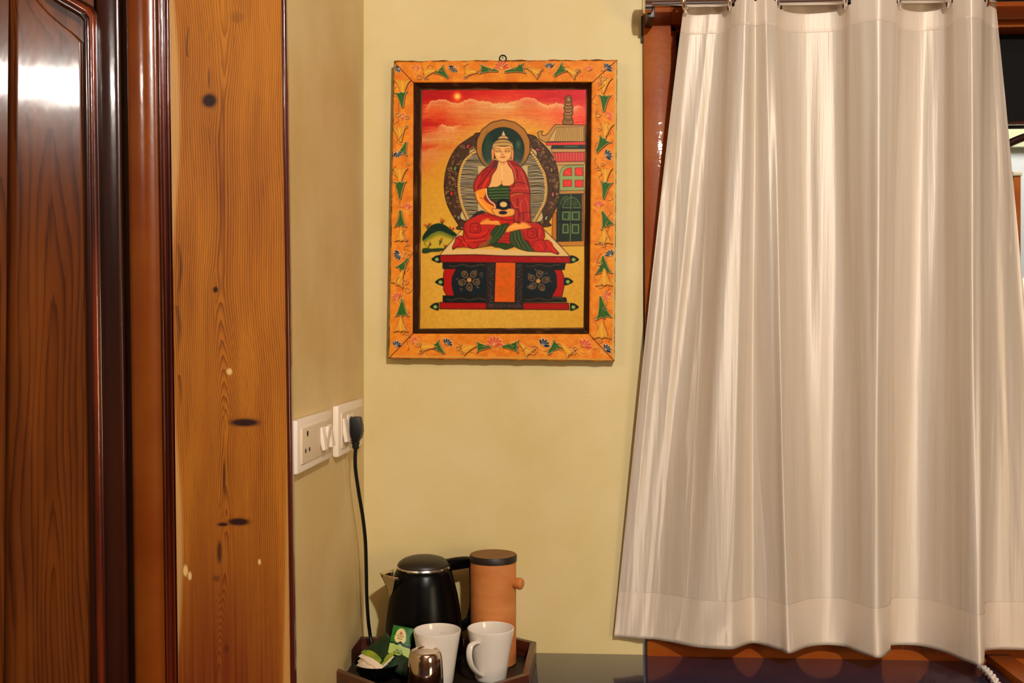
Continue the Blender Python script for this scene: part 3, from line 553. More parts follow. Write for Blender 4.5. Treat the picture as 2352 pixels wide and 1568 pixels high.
M['black_gap'] = mat('black_gap', (8,6,6), .6, spec=.12)
M['edge'] = mat('dark_red_varnish', (72,20,14), .2, coat=.8, coat_r=.08, bump=.0004, bs=90, bscale=(1,1,.3))
M['pine'] = wood('varnished_pine', (182,112,24), (100,48,5), (156,88,14), (40,12,6), .55, .1, pores=420, coat_r=.2, bump=.0002)
M['teak'] = wood('lacquered_teak', (116,60,20), (58,24,9), (90,42,14), (30,10,5), .22, .9, sharp=(.5,.97), pores=300, bump=.00035, coat_r=.08)
M['satin'] = mat('silver_satin', (218,206,192), .54, metal=.3, spec=.5, col2=(208,194,176), vs=60, vscale=(1,1,.03), bump=.0007, bs=150, bscale=(1,1,.035))
M['satin_hem'] = mat('silver_satin_hem', (222,207,190), .56, metal=.26, spec=.5, bump=.0007, bs=120, bscale=(1,1,.06))
M['chrome'] = mat('chrome', (230,226,222), .17, metal=1); M['steel'] = mat('steel', (214,198,182), .1, metal=1, bump=.0002, bs=40)
M['black_metal'] = mat('black_metal', (16,12,12), .4)
M['black_plastic'] = mat('black_gloss_plastic', (4,4,5), .28, spec=.15); M['lid_plastic'] = mat('satin_black_plastic', (36,28,20), .42, spec=.5)
M['black_rubber'] = mat('black_rubber', (10,10,10), .45)
M['clay'] = mat('terracotta', (204,132,68), .6, col2=(190,112,52), vs=12, vscale=(1,1,3), bump=.0003, bs=90)
M['lid_wood'] = mat('dark_lid_wood', (140,94,42), .6, col2=(112,72,30), vs=50, vscale=(1,6,1)); M['lid_rim'] = mat('lid_rim_wood', (28,12,9), .5)
M['china'] = mat('white_porcelain', (226,218,206), .16, spec=.5, coat=.4, coat_r=.05)
M['tray'] = mat('tray_wood', (92,40,20), .38, coat=.25, coat_r=.2, col2=(62,24,13), vs=20, vscale=(1,1,3), bump=.0004, bs=70)
M['tray_in'] = mat('tray_floor_wood', (30,16,12), .5, col2=(20,10,8), vs=20)
M['paper'] = mat('sachet_paper', (232,212,186), .55, bump=.0006, bs=60); M['paper2'] = mat('sachet_paper_beige', (206,180,140), .6, bump=.0006, bs=60)
M['foil_y'] = mat('sachet_yellow_green', (150,160,40), .4, col2=(110,140,40), vs=40); M['foil_g'] = mat('sachet_dark_green', (14,52,26), .35, col2=(8,34,22), vs=50)
M['desk'] = mat('navy_desk_glass', (52,47,68), .07, spec=.28, coat=.04, coat_r=.015, var=.15, vs=60)
M['white_plastic'] = mat('white_plastic', (236,222,206), .35, spec=.5); M['socket_plastic'] = mat('cream_plastic', (214,194,166), .4); M['socket_hole'] = mat('socket_hole', (60,45,35), .8)
M['cord_white'] = mat('white_cord', (225,215,205), .6, bump=.0005, bs=300)
M['glass'] = bpy.data.materials.new('window_glass'); M['glass'].use_nodes = True
p_ = M['glass'].node_tree.nodes['Principled BSDF']; p_.inputs['Base Color'].default_value = (.9,.93,.92,1); p_.inputs['Roughness'].default_value = .02; p_.inputs['Transmission Weight'].default_value = 1; p_.inputs['IOR'].default_value = 1.45
M['next_wall'] = mat('white_plaster', (225,224,222), .7); M['next_cream'] = mat('pale_green_cream_plaster', (214,212,168), .7)
M['canvas'] = painted('painted_canvas', .42, coat=.04, bump=.00012); M['frame_paint'] = painted('painted_frame', .5, coat=.0, bump=.0003, bs=500)
M['print'] = painted('printed_paper', .4)
for k_ in ('satin', 'satin_hem'):
    nt = M[k_].node_tree; tg = nt.nodes.new('ShaderNodeTangent'); tg.direction_type = 'RADIAL'; tg.axis = 'Z'
    nt.links.new(tg.outputs[0], nt.nodes['Principled BSDF'].inputs['Tangent']); nt.nodes['Principled BSDF'].inputs['Anisotropic'].default_value = .75; nt.nodes['Principled BSDF'].inputs['Anisotropic Rotation'].default_value = .25
def S(name, b, m, kind='structure', **k): return tag(b.build(name, M[m], **k), kind=kind)
# ---------------------------------------------------------------- room shell
XS = -.391                               # side wall of the niche
X_R, X_L, Y_F, ZC = 2.3, -1.9, -3.7, 2.7
S('floor', B().box((.2,-1.05,-.02), (4.2,5.3,.04)), 'floor'); S('ceiling', B().box((.2,-1.05,ZC+.02), (4.2,5.3,.04)), 'ceil')
wl = at(1477, 500, 0).x; wz0, wz1 = .60, at(1540, -330, 0).z; wr = 1.5
b = B().box(((XS-.1+wl)/2,.05,ZC/2), (wl-XS+.1,.1,ZC)).box(((wl+wr)/2,.05,wz0/2), (wr-wl,.1,wz0)).box(((wl+wr)/2,.05,(ZC+wz1)/2), (wr-wl,.1,ZC-wz1)).box(((wr+X_R)/2,.05,ZC/2), (X_R-wr,.1,ZC))
S('wall_back', b, 'wall')
S('wall_left', B().box((XS-.05,-.2655,ZC/2), (.1,.551,ZC)), 'wall_side')
S('wall_left_front', B().box(((XS-.02+X_L)/2,-.43,ZC/2), (XS-.02-X_L,.04,ZC)), 'plain')
S('wall_left_side', B().box((X_L-.05,-2.05,ZC/2), (.1,3.3,ZC)), 'plain'); S('wall_right', B().box((X_R+.05,-1.8,ZC/2), (.1,3.8,ZC)), 'plain'); S('wall_front', B().box((.2,Y_F-.05,ZC/2), (4.4,.1,ZC)), 'plain')
# ---------------------------------------------------------------- woodwork on the left (leans a little, as built)
def lean(px, py): return px+20.5*py/1568
Y0, Y1 = -330, 1990                      # rows that run past the top and bottom of the view
def strip(prof, name, m, kind=None, parent=None, n=2, rough=0):   # prof: (px at top row, w) polyline across; closed to the back
    P = []
    for py in np.linspace(Y0, Y1, n):
        P.append([tuple(at(lean(px, py), py, w)) for px, w in prof])
    o = grid(name, np.array(P), M[m], parent)
    if kind: tag(o, kind=kind)
    return o
def arc_prof(pa, pb, w0, h, n=9):
    return [(pa+(pb-pa)*t, w0+h*math.sin(math.pi*t)**.6) for t in np.linspace(0, 1, n)]
# pine lining board with grain drawn from its growth rings
ny, nx = 900, 210; py = np.linspace(Y0, Y1, ny); px = np.linspace(389, 646, nx)
PX, PY = np.meshgrid(px, py); P = np.array([[tuple(at(lean(x, y), y, .545)) for x in px] for y in py]); XX = PX+20.5*PY/1568
r_ = np.random.RandomState(3)
wav = 5*np.sin(PY/170+1)+3*np.sin(PY/63)+4*np.sin(PY/410)
dx = XX-508-wav
Sg = lambda v: 1/(1+np.exp(-v*4))
ph = (np.sqrt(dx**2+140)-34*Sg((PY-800)/260-.2)*np.exp(-(dx/48)**2)-60*Sg((PY-1330)/200-.6)*np.exp(-((dx-10)/60)**2)+10*np.sin(PY/300+dx/90))/4.9
kn = np.zeros_like(PX); pale = np.zeros_like(PX)
def knot(x, y, rx, ry, s=1.0, halo=1.7):
    global ph, kn
    d = np.hypot((XX-x)/rx, (PY-y)/ry); kn = np.maximum(kn, s*np.clip((1.35-d)/.6, 0, 1)); kn = np.maximum(kn, .3*s*np.clip((halo-d)/1.0, 0, 1))
    ph = ph+np.sign(XX-x+.01)*1.6*np.exp(-(np.abs(XX-x)/(rx*2.2)))*np.exp(-((PY-y)/(ry*3+14))**2)
for k in [(481,231,16,15),(495,665,5.5,6.5),(562,970,32,8.5),(548,1198,24,8),(512,1204,12,4),(480,180,2,22,.6),(515,1095,2.6,36,.8),(504,1268,5,24,.8),(497,1328,8,7,.45),(520,1490,5,9,.4),(545,40,14,12,.25)]: knot(*k)
for x, y0, y1, wd in ((412,560,700,4),(409,700,860,5),(412,860,980,3.5),(432,60,130,2.5),(402,1330,1430,5),(406,1430,1568,4)):
    d = np.abs(XX-x-3*np.sin(PY/23))/wd; kn = np.maximum(kn, .62*np.clip(1.4-d, 0, 1)*((PY > y0) & (PY < y1))*(.5+.5*np.sin(PY/37+x)))
for x, y, rx, ry in ((527,853,6,7),(596,1290,3.2,6),(426,1310,5,12),(436,1322,4,9)): pale = np.maximum(pale, .85*np.clip((1.3-np.hypot((XX-x)/rx, (PY-y)/ry))/.5, 0, 1))
pale = np.maximum(pale, .38*np.clip((404-XX+12*np.sin(PY/160)+PY*.006)/9, 0, 1)); pale = np.maximum(pale, .28*np.clip((XX-648-9*np.sin(PY/500))/6, 0, 1)*(PY > 900))
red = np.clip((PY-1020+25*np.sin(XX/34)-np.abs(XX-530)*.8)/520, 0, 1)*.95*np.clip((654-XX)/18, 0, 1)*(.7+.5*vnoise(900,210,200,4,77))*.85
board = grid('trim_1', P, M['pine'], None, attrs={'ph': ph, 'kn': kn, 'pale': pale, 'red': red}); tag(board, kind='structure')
bl = np.array([[tuple(at(lean(x, y), y, w)) for x, w in ((389,.545),(387.5,.541),(386,.50))] for y in (Y0, Y1)])
tag(grid('board_side', bl, M['darkwood'], board))
S('trim_2', B().add(*(lambda q: (q, [(0,1,2,3)]))([at(lean(646,Y0),Y0,.545), at(lean(646,Y1),Y1,.545), at(lean(646,Y1),Y1,.49), at(lean(646,Y0),Y0,.49)])), 'edge')
strip([(646,.545),(647.5,.5475),(650,.5485),(654,.548),(657.5,.545),(659.5,.540),(661.5,.53),(664,.44)], 'trim_3', 'edge', 'structure')
strip([(361,.50),(362,.528),(364,.532),(367,.531),(369,.522),(373,.518),(377,.522),(380,.530),(384,.533),(387,.531),(389,.525),(390,.50)], 'trim_4', 'bead', 'structure')
strip([(289,.46),(290,.512),(292,.517)]+[(292+i*6.8, .517+.007*math.sin(math.pi*(i/10))) for i in range(1, 10)]+[(360,.519),(362,.514),(362.5,.46)], 'trim_5', 'enamel', 'structure')
strip([(276,.44),(290,.44)], 'door_gap_shade', 'black_gap', 'structure')  # black strip put in for the shade of the gap beside the door
# door leaf
door = empty('door_1', at(150, 1400, .48), None, None); tag(door, kind='structure')
strip([(222,.47),(223,.490),(226,.494),(262,.494),(272,.4935),(277,.490),(279,.45)], 'stile', 'darkwood', parent=door)
ls = [[tuple(at(px-12*py/1568, py, w)) for px, w in ((-60,.494),(10,.494),(17,.492),(20,.488),(21.5,.474))] for py in (Y0, Y1)]
def attr_grid(name, pxs, w, m, parent, n=240, fn=None, mid=110):
    py = np.linspace(Y0, Y1, n); G = np.array([[tuple(at(fn(x, y) if fn else lean(x, y), y, w)) for x in pxs] for y in py])
    X2, Y2 = np.meshgrid(pxs, py); dx = X2-mid-4*np.sin(Y2/240)
    ph = (np.sqrt(dx**2+60)*1.0-22*(np.tanh((Y2-420)/220)+np.tanh((Y2-1240)/200))*np.exp(-((dx-6*np.sin(Y2/330))/38)**2)+3*np.sin(Y2/190+dx/30))/16
    z = np.zeros_like(ph); return grid(name, G, M[m], parent, attrs={'ph': ph, 'kn': z, 'pale': z, 'red': z})
attr_grid('stile', [-60,-30,0,10,16,19.5], .494, 'teak', door, fn=lambda x, y: x-12*y/1568, mid=-20)
grid('stile_edge', np.array([[tuple(at(px-12*py/1568, py, w)) for px, w in ((19.5,.494),(21,.490),(22,.472))] for py in (Y0, Y1)]), M['darkwood'], door)
# panel: raised field with an arched shoulder, let in behind a bead
attr_grid('panel', list(np.linspace(-10, 215, 46)), .474, 'teak', door)
arcp = cr([(20,-70),(58,-40),(80,-5),(108,27),(140,55),(168,76),(184,92)], 5)
field_px = [(24,Y1)]+[(24,-70)]+arcp[1:]+[(187,120),(187,Y1)]
rows = np.linspace(Y0, Y1, 500); G = []; AX = np.array([a[0] for a in arcp]); AY = np.array([a[1] for a in arcp])
pys = np.concatenate([[-70], np.linspace(-65, 100, 34), np.linspace(110, Y1, 200)])
for y in pys:
    rgt = 187 if y >= 92 else max(26, float(np.interp(y, AY, AX))); xs = 22+(rgt-22)*np.linspace(0, 1, 46)
    G.append([tuple(at(lean(x, y) if i > 8 else lean(x, y)*(i/8)+(x-12*y/1568)*(1-i/8), y, .480 if 0 < i < 45 and y > -70 else .474)) for i, x in enumerate(xs)])
G = np.array(G); X2 = 22+165*np.tile(np.linspace(0, 1, 46), (len(pys), 1)); Y2 = np.tile(pys[:,None], (1, 46)); dx = X2-110-4*np.sin(Y2/240)
ph = (np.sqrt(dx**2+60)-22*(np.tanh((Y2-420)/220)+np.tanh((Y2-1240)/200))*np.exp(-((dx-6*np.sin(Y2/330))/38)**2)+4*np.sin(Y2/190+dx/30)+3*np.sin(Y2/77+dx/17))/16
grid('raised_field', G, M['teak'], door, attrs={'ph': ph, 'kn': np.zeros_like(ph), 'pale': np.zeros_like(ph), 'red': np.zeros_like(ph)})
path = [(lean(206,y), y) for y in (Y1,1500,1000,500,200,70)]+[(207,44),(196,30),(176,18),(150,3),(128,-12),(100,-40),(60,-80)]
def bead(name, off, w, rad, m): B().tube([at(x+off, y-(off*.6 if y < 60 else 0), w) for x, y in path], rad, 10).build(name, M[m], door)
bead('bead', -5, .487, .0062, 'darkwood'); bead('bead', 6, .493, .0058, 'bead'); bead('bead', 14, .490, .0045, 'darkwood')
# ---------------------------------------------------------------- window
win = empty('window_1', ((wl+wr)/2, 0, wz0), None, None); tag(win, kind='structure')
def at_x(px, py, w): return at(px, py, w)
xa = wl; xb = at(1541, 400, .012).x; zt = at(1541, 56, .012).z; ztop = wz1+.0
fz0 = .62; fz1 = at(1477, -250, 0).z; xr0, xr1 = 1.42, 1.5
B().prism([at(1476,-260,.012), at(1541,-260,.012), at(1545,1900,.012), at(1489,1900,.012)], (0,.07,0), .002).build('frame_post', M['enamel_win'], win)
B().box(((xb+xr0)/2,.022,(zt+fz1)/2), (xr0-xb,.068,fz1-zt), bev=.002).build('frame_rail', M['enamel_win'], win)
B().box(((xr0+xr1)/2,.022,(fz0+fz1)/2), (xr1-xr0,.068,fz1-fz0), bev=.002).build('frame_post', M['enamel_win'], win)
zb_ = at(1700, 1560, .012).z; zs = .86
B().box(((xb+xr0)/2,.022,(fz0+zs)/2), (xr0-xb,.068,zs-fz0), bev=.002).build('frame_rail', M['enamel_win'], win)
# stepped inner moulding and dark sash
x2 = xb+.014; z2 = zt-.012
B().box((xb+.006,.03,(zs+zt)/2), (.012,.05,zt-zs), bev=.002).box(((xb+xr0)/2,.03,zt-.005), (xr0-xb,.05,.010), bev=.002).build('moulding', M['enamel_win'], win)
B().box((x2+.02,.055,(zs+z2)/2), (.045,.03,z2-zs), bev=.002).build('sash_stile', M['darkwood'], win)
zq = at(2330, 289, -.04).z
B().box(((x2+xr0)/2,.062,(zt+.02+zq)/2), (xr0-x2,.02,zt+.02-zq), bev=.001).build('transom_panel', M['black_gap'], win)
B().box(((x2+xr0)/2,.056,zq+.006), (xr0-x2,.024,.008), bev=.001).build('transom_bar', M['darkwood'], win)
B().box(((x2+xr0)/2,.055,zs+.03), (xr0-x2,.03,.06), bev=.002).build('sash_rail', M['darkwood'], win)
B().tube([at(x, y, -.045) for x, y in cr([(2230,395),(2285,350),(2330,324),(2380,308),(2450,298)], 6)], .0075, 8).build('arched_glazing_bar', M['darkwood'], win)
B().box(((x2+xr0)/2,.066,(zs+zq)/2), (xr0-x2,.004,zq-zs)).build('pane', M['glass'], win, smooth=False)
# the space seen through the pane
S('wall_next_room', B().box((1.3,1.55,1.35), (3.2,.1,2.7)), 'next_wall'); S('wall_next_room_side', B().box((2.75,.8,1.35), (.1,1.5,2.7)), 'next_wall'); S('wall_next_room_side', B().box((-.25,.8,1.35), (.1,1.5,2.7)), 'next_wall')
S('ceiling_next_room', B().box((1.25,.8,2.72), (3.1,1.6,.04)), 'next_cream'); S('floor_next_room', B().box((1.25,.85,-.02), (3.1,1.5,.04)), 'floor')
ct = at(2340, 338, -1.48).z; S('trim_7', B().box((1.3,1.485,ct+.3), (3.0,.03,.6)), 'next_cream')
pc = at(2331, 500, -1.2); pt = at(2331, 405, -1.2)
ps = B().box((pc.x,1.2,pt.z/2), (.022,.03,pt.z), bev=.003).build('wooden_post', M['enamel_win']); tag(ps, 'narrow brown wooden post seen through the pane beside the curtain edge', 'post')
B().box((pc.x,1.2,pt.z+.006), (.028,.036,.014), bev=.003).build('post_cap', M['socket_plastic'], ps)
# ---------------------------------------------------------------- curtain rail
RW = .076; zr = at(1640, 15, RW).z+.0125; r0 = at(1488, 0, RW).x; r1 = 1.38
rod = empty('curtain_rail', (r0,-RW,zr), 'chrome curtain rail running through the eyelets above the window', 'curtain rail')
RY = Matrix.Rotation(math.pi/2, 3, 'Y')
B().tube([(r0,-RW,zr), (r1,-RW,zr)], .0125, 20).build('rail', M['chrome'], rod)
B().lathe([(0,-.008),(.021,-.008),(.0235,-.006),(.0235,.006),(.021,.008),(0,.008)], (r0,-RW,zr), 32, RY).build('end_cap', M['chrome'], rod)
for xx in (r0+.006, r1-.02): B().box((xx,-.038,zr-.020), (.014,.072,.020), bev=.002).box((xx,-.004,zr-.030), (.026,.008,.05), bev=.002).build('bracket', M['black_metal'], rod)
bp = at(1490, 44, .016); B().lathe([(0,0),(.006,0),(.0065,.002),(.0055,.006),(0,.008)], bp, 16, Matrix.Rotation(math.pi/2, 3, 'X')).build('screw_cap', M['chrome'], rod)
# ---------------------------------------------------------------- curtain
ZB = .785
K = [(1583,.074,1410,1462),(1598,.052,1450,1465),(1640,.050,1500,1468),(1672,.054,1560,1478),(1690,.088,1610,1487),(1714,.106,1680,1490),(1735,.097,1730,1477),(1757,.106,1788,1491),(1779,.088,1812,1500),(1800,.054,1850,1487),(1860,.046,1895,1480),(1925,.054,1940,1485),(1950,.088,1975,1498),(1985,.103,2008,1509),(2022,.113,2030,1507),(2058,.094,2044,1494),(2080,.056,2049,1482),(2125,.046,2110,1482),(2166,.055,2170,1498),(2188,.088,2215,1517),(2228,.112,2247,1528),(2254,.100,2261,1521),(2266,.078,2265,1493),(2272,.060,2335,1492),(2276,.050,2430,1494)]
nb = len(K); top = [at(k[0], -20, k[1]) for k in K]; bot = [onz(k[2], k[3], ZB) for k in K]
NU, NV = 620, 170; zt_c = at(1640, -60, .07).z
ui = np.linspace(0, nb-1, NU)
def spl(vals):
    v = np.array(vals, float); i = np.minimum(ui.astype(int), nb-2); t = ui-i; g = lambda j: v[np.clip(j, 0, nb-1)]
    p0, p1, p2, p3 = g(i-1), g(i), g(i+1), g(i+2); m1 = (p2-p0)*.42; m2 = (p3-p1)*.42
    return (2*t**3-3*t**2+1)*p1+(t**3-2*t**2+t)*m1+(-2*t**3+3*t**2)*p2+(t**3-t**2)*m2
tx, ty, bx, by = spl([p.x for p in top]), spl([p.y for p in top]), spl([p.x for p in bot]), spl([p.y for p in bot])
v = np.linspace(0, 1, NV)[:,None]; Z = zt_c+(ZB-zt_c)*v
e = v*.8+.2*v**.6; X = tx[None]*(1-e)+bx[None]*e
ew = v**.8; Yc = ty[None]*(1-ew)+by[None]*ew
# gather lines between the forward folds: sharper near the top, plus fine crumple where cloth hangs loose
wv = np.sin(np.pi*v)**1; mid = np.exp(-((v-.45)/.3)**2)
Yc = Yc+.006*mid*np.sin(ui*2.1+4*v)*.6+.0022*wv*np.sin(ui*5.3+3*v)
loose = np.exp(-((ui-1.6)/1.5)**2)+np.exp(-((ui-23.2)/.9)**2)
Yc = Yc+loose*((vnoise(NV, NU, 45, 9, 41)-.5)*.0042+(vnoise(NV, NU, 22, 4, 42)-.5)*.0016)*v**.5+(vnoise(NV, NU, 60, 22, 43)-.5)*.004*np.sin(np.pi*v)
bz = ZB+.0*ui; hemw = np.clip((v-.93)/.07, 0, 1); Yc = Yc+hemw*.0015*np.sin(ui*3.7+v*30)
Yc = np.minimum(Yc, -.006)
Pc = np.stack([X+0*Z, Yc, Z+0*X], -1)
hz = (zt_c-.868)/(zt_c-ZB); iv = int(hz*(NV-1)); th = int((zt_c-at(1700,60,.1).z)/(zt_c-ZB)*(NV-1))
cx_ = (Pc[:-1,:-1]+Pc[1:,1:])/2; hole = (np.abs(cx_[...,1]+RW) < .0165) & (np.abs(cx_[...,2]-zr) < .019)
hole &= (np.hypot((cx_[...,1]+RW)/.0175, (cx_[...,2]-zr)/.0195) < 1)
cur = empty('curtain', (.75,-.08,ZB), 'silver grey satin curtain with eyelets hanging in deep folds over the window', 'curtain')
body = grid('drape', Pc[:iv+1], M['satin'], cur, keep=~hole[:iv])
Ph = Pc[iv:].copy(); Ph[...,1] -= .0008; Ph = np.concatenate([Ph, Pc[-1:]+[0,.002,0]], 0)
grid('hem', Ph, M['satin_hem'], cur)
Pt = Pc[:th+1].copy(); Pt[...,1] -= .0008; Pt = np.concatenate([Pt, Pc[th:th+1]+[0,-.0002,-.0008]], 0); kt = np.concatenate([~hole[:th], np.ones((1, NU-1), bool)], 0)
grid('header_band', Pt, M['satin_hem'], cur, keep=kt)
for k0, sg in ((0.2,1),(3.6,-1),(8.55,1),(11.55,-1),(15.55,1),(18.6,-1),(22.2,1)):
    i = int(k0/(nb-1)*NU); j = int((zt_c-zr)/(zt_c-ZB)*(NV-1)); i = min(max(i, 4), NU-5)
    seg = np.arange(max(0, i-50), min(NU-1, i+50)); i = int(seg[np.argmin(np.abs(Pc[j, seg, 1]+RW))])
    t_ = Vector(Pc[j, min(i+3, NU-1)]-Pc[j, i-3]).normalized(); nrm = Vector((1,-.3,0)).normalized()
    q = nrm.to_track_quat('Z', 'Y').to_matrix(); c = Vector((Pc[j,i,0], -RW, zr))
    prof = [(.0195+.0042*math.cos(a), .0036*math.sin(a)) for a in np.linspace(0, 2*math.pi, 11)]
    B().lathe(prof, c, 32, q).build('eyelet', M['chrome'], cur)
# ---------------------------------------------------------------- desk
ZD = .75
dz = lambda px, py: onz(px, py, ZD)
dr = dz(2262, 1519).x
desk = empty('desk', (.35,-.3,0), 'dark navy glossy desk under the curtain and tea tray', 'desk')
dl = XS+.004
B().box(((dl+dr)/2,-.302,ZD-.012), (dr-dl,.596,.024), bev=.0015).build('tabletop', M['desk'], desk)
for lx in (dl+.04, dr-.04):
    for ly in (-.05, -.55): B().box((lx,ly,(ZD-.024)/2), (.05,.05,ZD-.0245), bev=.003).build('leg', M['darkwood'], desk)
B().box(((dl+dr)/2,-.05,ZD-.065), (dr-dl-.14,.02,.08), bev=.002).build('apron', M['darkwood'], desk)
B().box((dr+.024,-.302,ZD-.02), (.044,.596,.068), bev=.003).build('side_rail', M['enamel_win'], desk)
# ---------------------------------------------------------------- tray
ZT = .7565; ZR = .784
tp = [(757,1535),(818,1461),(1187,1463),(1232,1474),(1215,1549),(1075,1592),(905,1592)]
ring = [onz(x, y, ZR) for x, y in tp]
for p in ring: p.y = min(p.y, -.008)
cc = sum(ring, Vector())/len(ring)
def inset(P, d):
    out = []; n = len(P)
    for i in range(n):
        a, b_, c_ = P[i-1], P[i], P[(i+1) % n]; e1 = (b_-a).normalized(); e2 = (c_-b_).normalized()
        n1 = Vector((-e1.y, e1.x, 0)); n2 = Vector((-e2.y, e2.x, 0)); 
        if n1.dot(cc-b_) < 0: n1 = -n1
        if n2.dot(cc-b_) < 0: n2 = -n2
        bs = (n1+n2).normalized(); out.append(b_+bs*(d/max(.3, bs.dot(n1))))
    return out
def zed(P, z): return [Vector((p.x, p.y, z)) for p in P]
tray = empty('tray', (cc.x, cc.y, ZD), 'seven-sided dark wooden tray holding the tea things on the desk', 'tray')
inn = inset(ring, .0115)
B().prism(zed(inset(ring, .004), ZD+.0005), (0,0,ZT-ZD-.0005)).build('tray_base', M['tray_in'], tray)
for i in range(len(ring)):
    j = (i+1) % len(ring)
    B().prism([Vector((*ring[i].xy, ZD+.0003)), Vector((*ring[j].xy, ZD+.0003)), Vector((*inn[j].xy, ZD+.0003)), Vector((*inn[i].xy, ZD+.0003))], (0,0,ZR-ZD), .0012).build('side_board', M['tray'], tray)
# ---------------------------------------------------------------- kettle
def place(px, depth_y, z): d = ray(px, 1400); p = CAM+d*((depth_y-CAM.y)/d.y); return Vector((p.x, depth_y, z))
K0 = place(973, -.093, ZT)
kt_ = empty('electric_kettle', K0, 'black electric kettle with chrome-ringed lid at the back of the tray', 'kettle')
zl = at(967, 1303, .098).z-ZT; rl = .0485
B().lathe([(0,0),(.066,0),(.069,.003),(.069,.012),(.064,.016),(0,.016)], K0, 64).build('power_base', M['black_plastic'], kt_)
prof = [(0,.0165),(.068,.0165),(.0715,.020),(.0720,.030),(.0712,.055),(.0695,.076),(.0665,.100),(.0625,.1235),(.0565,.147),(.0525,zl-.009),(.0500,zl-.005),(.0475,zl-.002),(0,zl-.001)]
B().lathe(prof, K0, 72).build('body', M['black_plastic'], kt_)
B().lathe([(.045,zl-.003),(.0492,zl-.002),(.0505,zl+.0005),(.0495,zl+.003),(.046,zl+.004)], K0, 72).build('lid_ring', M['chrome'], kt_)
B().lathe([(.0478,zl+.002),(.0478,zl+.005),(.045,zl+.0095),(.038,zl+.0145),(.028,zl+.018),(.014,zl+.0200),(0,zl+.0205)], K0, 72).build('lid', M['lid_plastic'], kt_)
# spout: a folded lip of steel, wide at the body, pointed outwards
tip = at(873, 1313, .098); tipd = (tip-K0); tipd.z = 0; sd = Vector((-.95,-.28,0)).normalized(); sn = Vector((-sd.y, sd.x, 0))
L_ = tipd.length; V, Fc = [], []; nS, nR = 9, 9
for i in range(nS):                      # rows go from the rim down to the foot of the lip
    t = i/(nS-1); zz = (tip.z-K0.z)*(1-t)+(at(893,1370,.098).z-K0.z)*t
    rb = np.interp(zz, [p[1] for p in prof[2:-2]], [p[0] for p in prof[2:-2]])-.003; ext = L_*(1-t)**1.0+rb*t*1.03; hw = .033*(1-t)+.003
    for j in range(nR):
        s_ = j/(nR-1)*2-1; rr = rb+(ext-rb)*(1-abs(s_)**1.25); V.append(K0+sd*rr+sn*(hw*s_)+Vector((0,0,zz+.002*(1-abs(s_))*(1-t))))
for i in range(nS-1):
    for j in range(nR-1): a = i*nR+j; Fc.append((a, a+1, a+nR+1, a+nR))
sp = B().add(V, Fc).build('spout', M['steel'], kt_); so = sp.modifiers.new('t', 'SOLIDIFY'); so.thickness = .0012
# handle, behind the terracotta jar
hp = [(1018,1297,.088),(1050,1291,.07),(1076,1290,.052),(1088,1298,.043),(1090,1325,.042),(1090,1370,.042),(1088,1400,.045),(1078,1425,.055),(1058,1438,.075)]
B().tube([at(x, y, w) for x, y, w in cr(hp, 6)], .0100, 14).build('handle', M['black_plastic'], kt_)
B().prism([at(1000,1290,.098), at(1040,1281,.073), at(1086,1277,.044), at(1088,1300,.043), at(1040,1308,.073), at(1000,1307,.098)], (-.006,-.016,0), .003).build('handle_bridge', M['black_plastic'], kt_)
# ---------------------------------------------------------------- terracotta jar
J0 = place(1133, -.088, ZT); zj = at(1134, 1272, -J0.y).z-ZT; rj = .0418
jar = empty('jar', J0, 'tall terracotta jar with a round dark wooden lid and side knob', 'jar')
B().lathe([(0,0),(rj-.002,0),(rj,.002),(rj,zj-.012),(rj-.003,zj-.011),(0,zj-.011)], J0, 72).build('body', M['clay'], jar)
B().lathe([(rj-.002,zj-.012),(rj+.0012,zj-.012),(rj+.0014,zj-.002),(rj,zj),(rj-.001,zj)], J0, 72).build('lid_rim', M['lid_rim'], jar)
B().lathe([(rj,zj-.001),(rj-.0008,zj+.0004),(0,zj+.0005)], J0, 72).build('lid', M['lid_wood'], jar)
kd = Vector((.93,-.36,0)).normalized(); kz = at(1184, 1334, -J0.y).z-ZT
B().lathe([(0,-.004),(.0085,-.004),(.0085,.004),(.0098,.008),(.0108,.012),(.0105,.016),(.0075,.019),(0,.0195)], J0+kd*(rj-.002)+Vector((0,0,kz)), 28, kd.to_track_quat('Z','Y').to_matrix()).build('knob', M['clay'], jar)
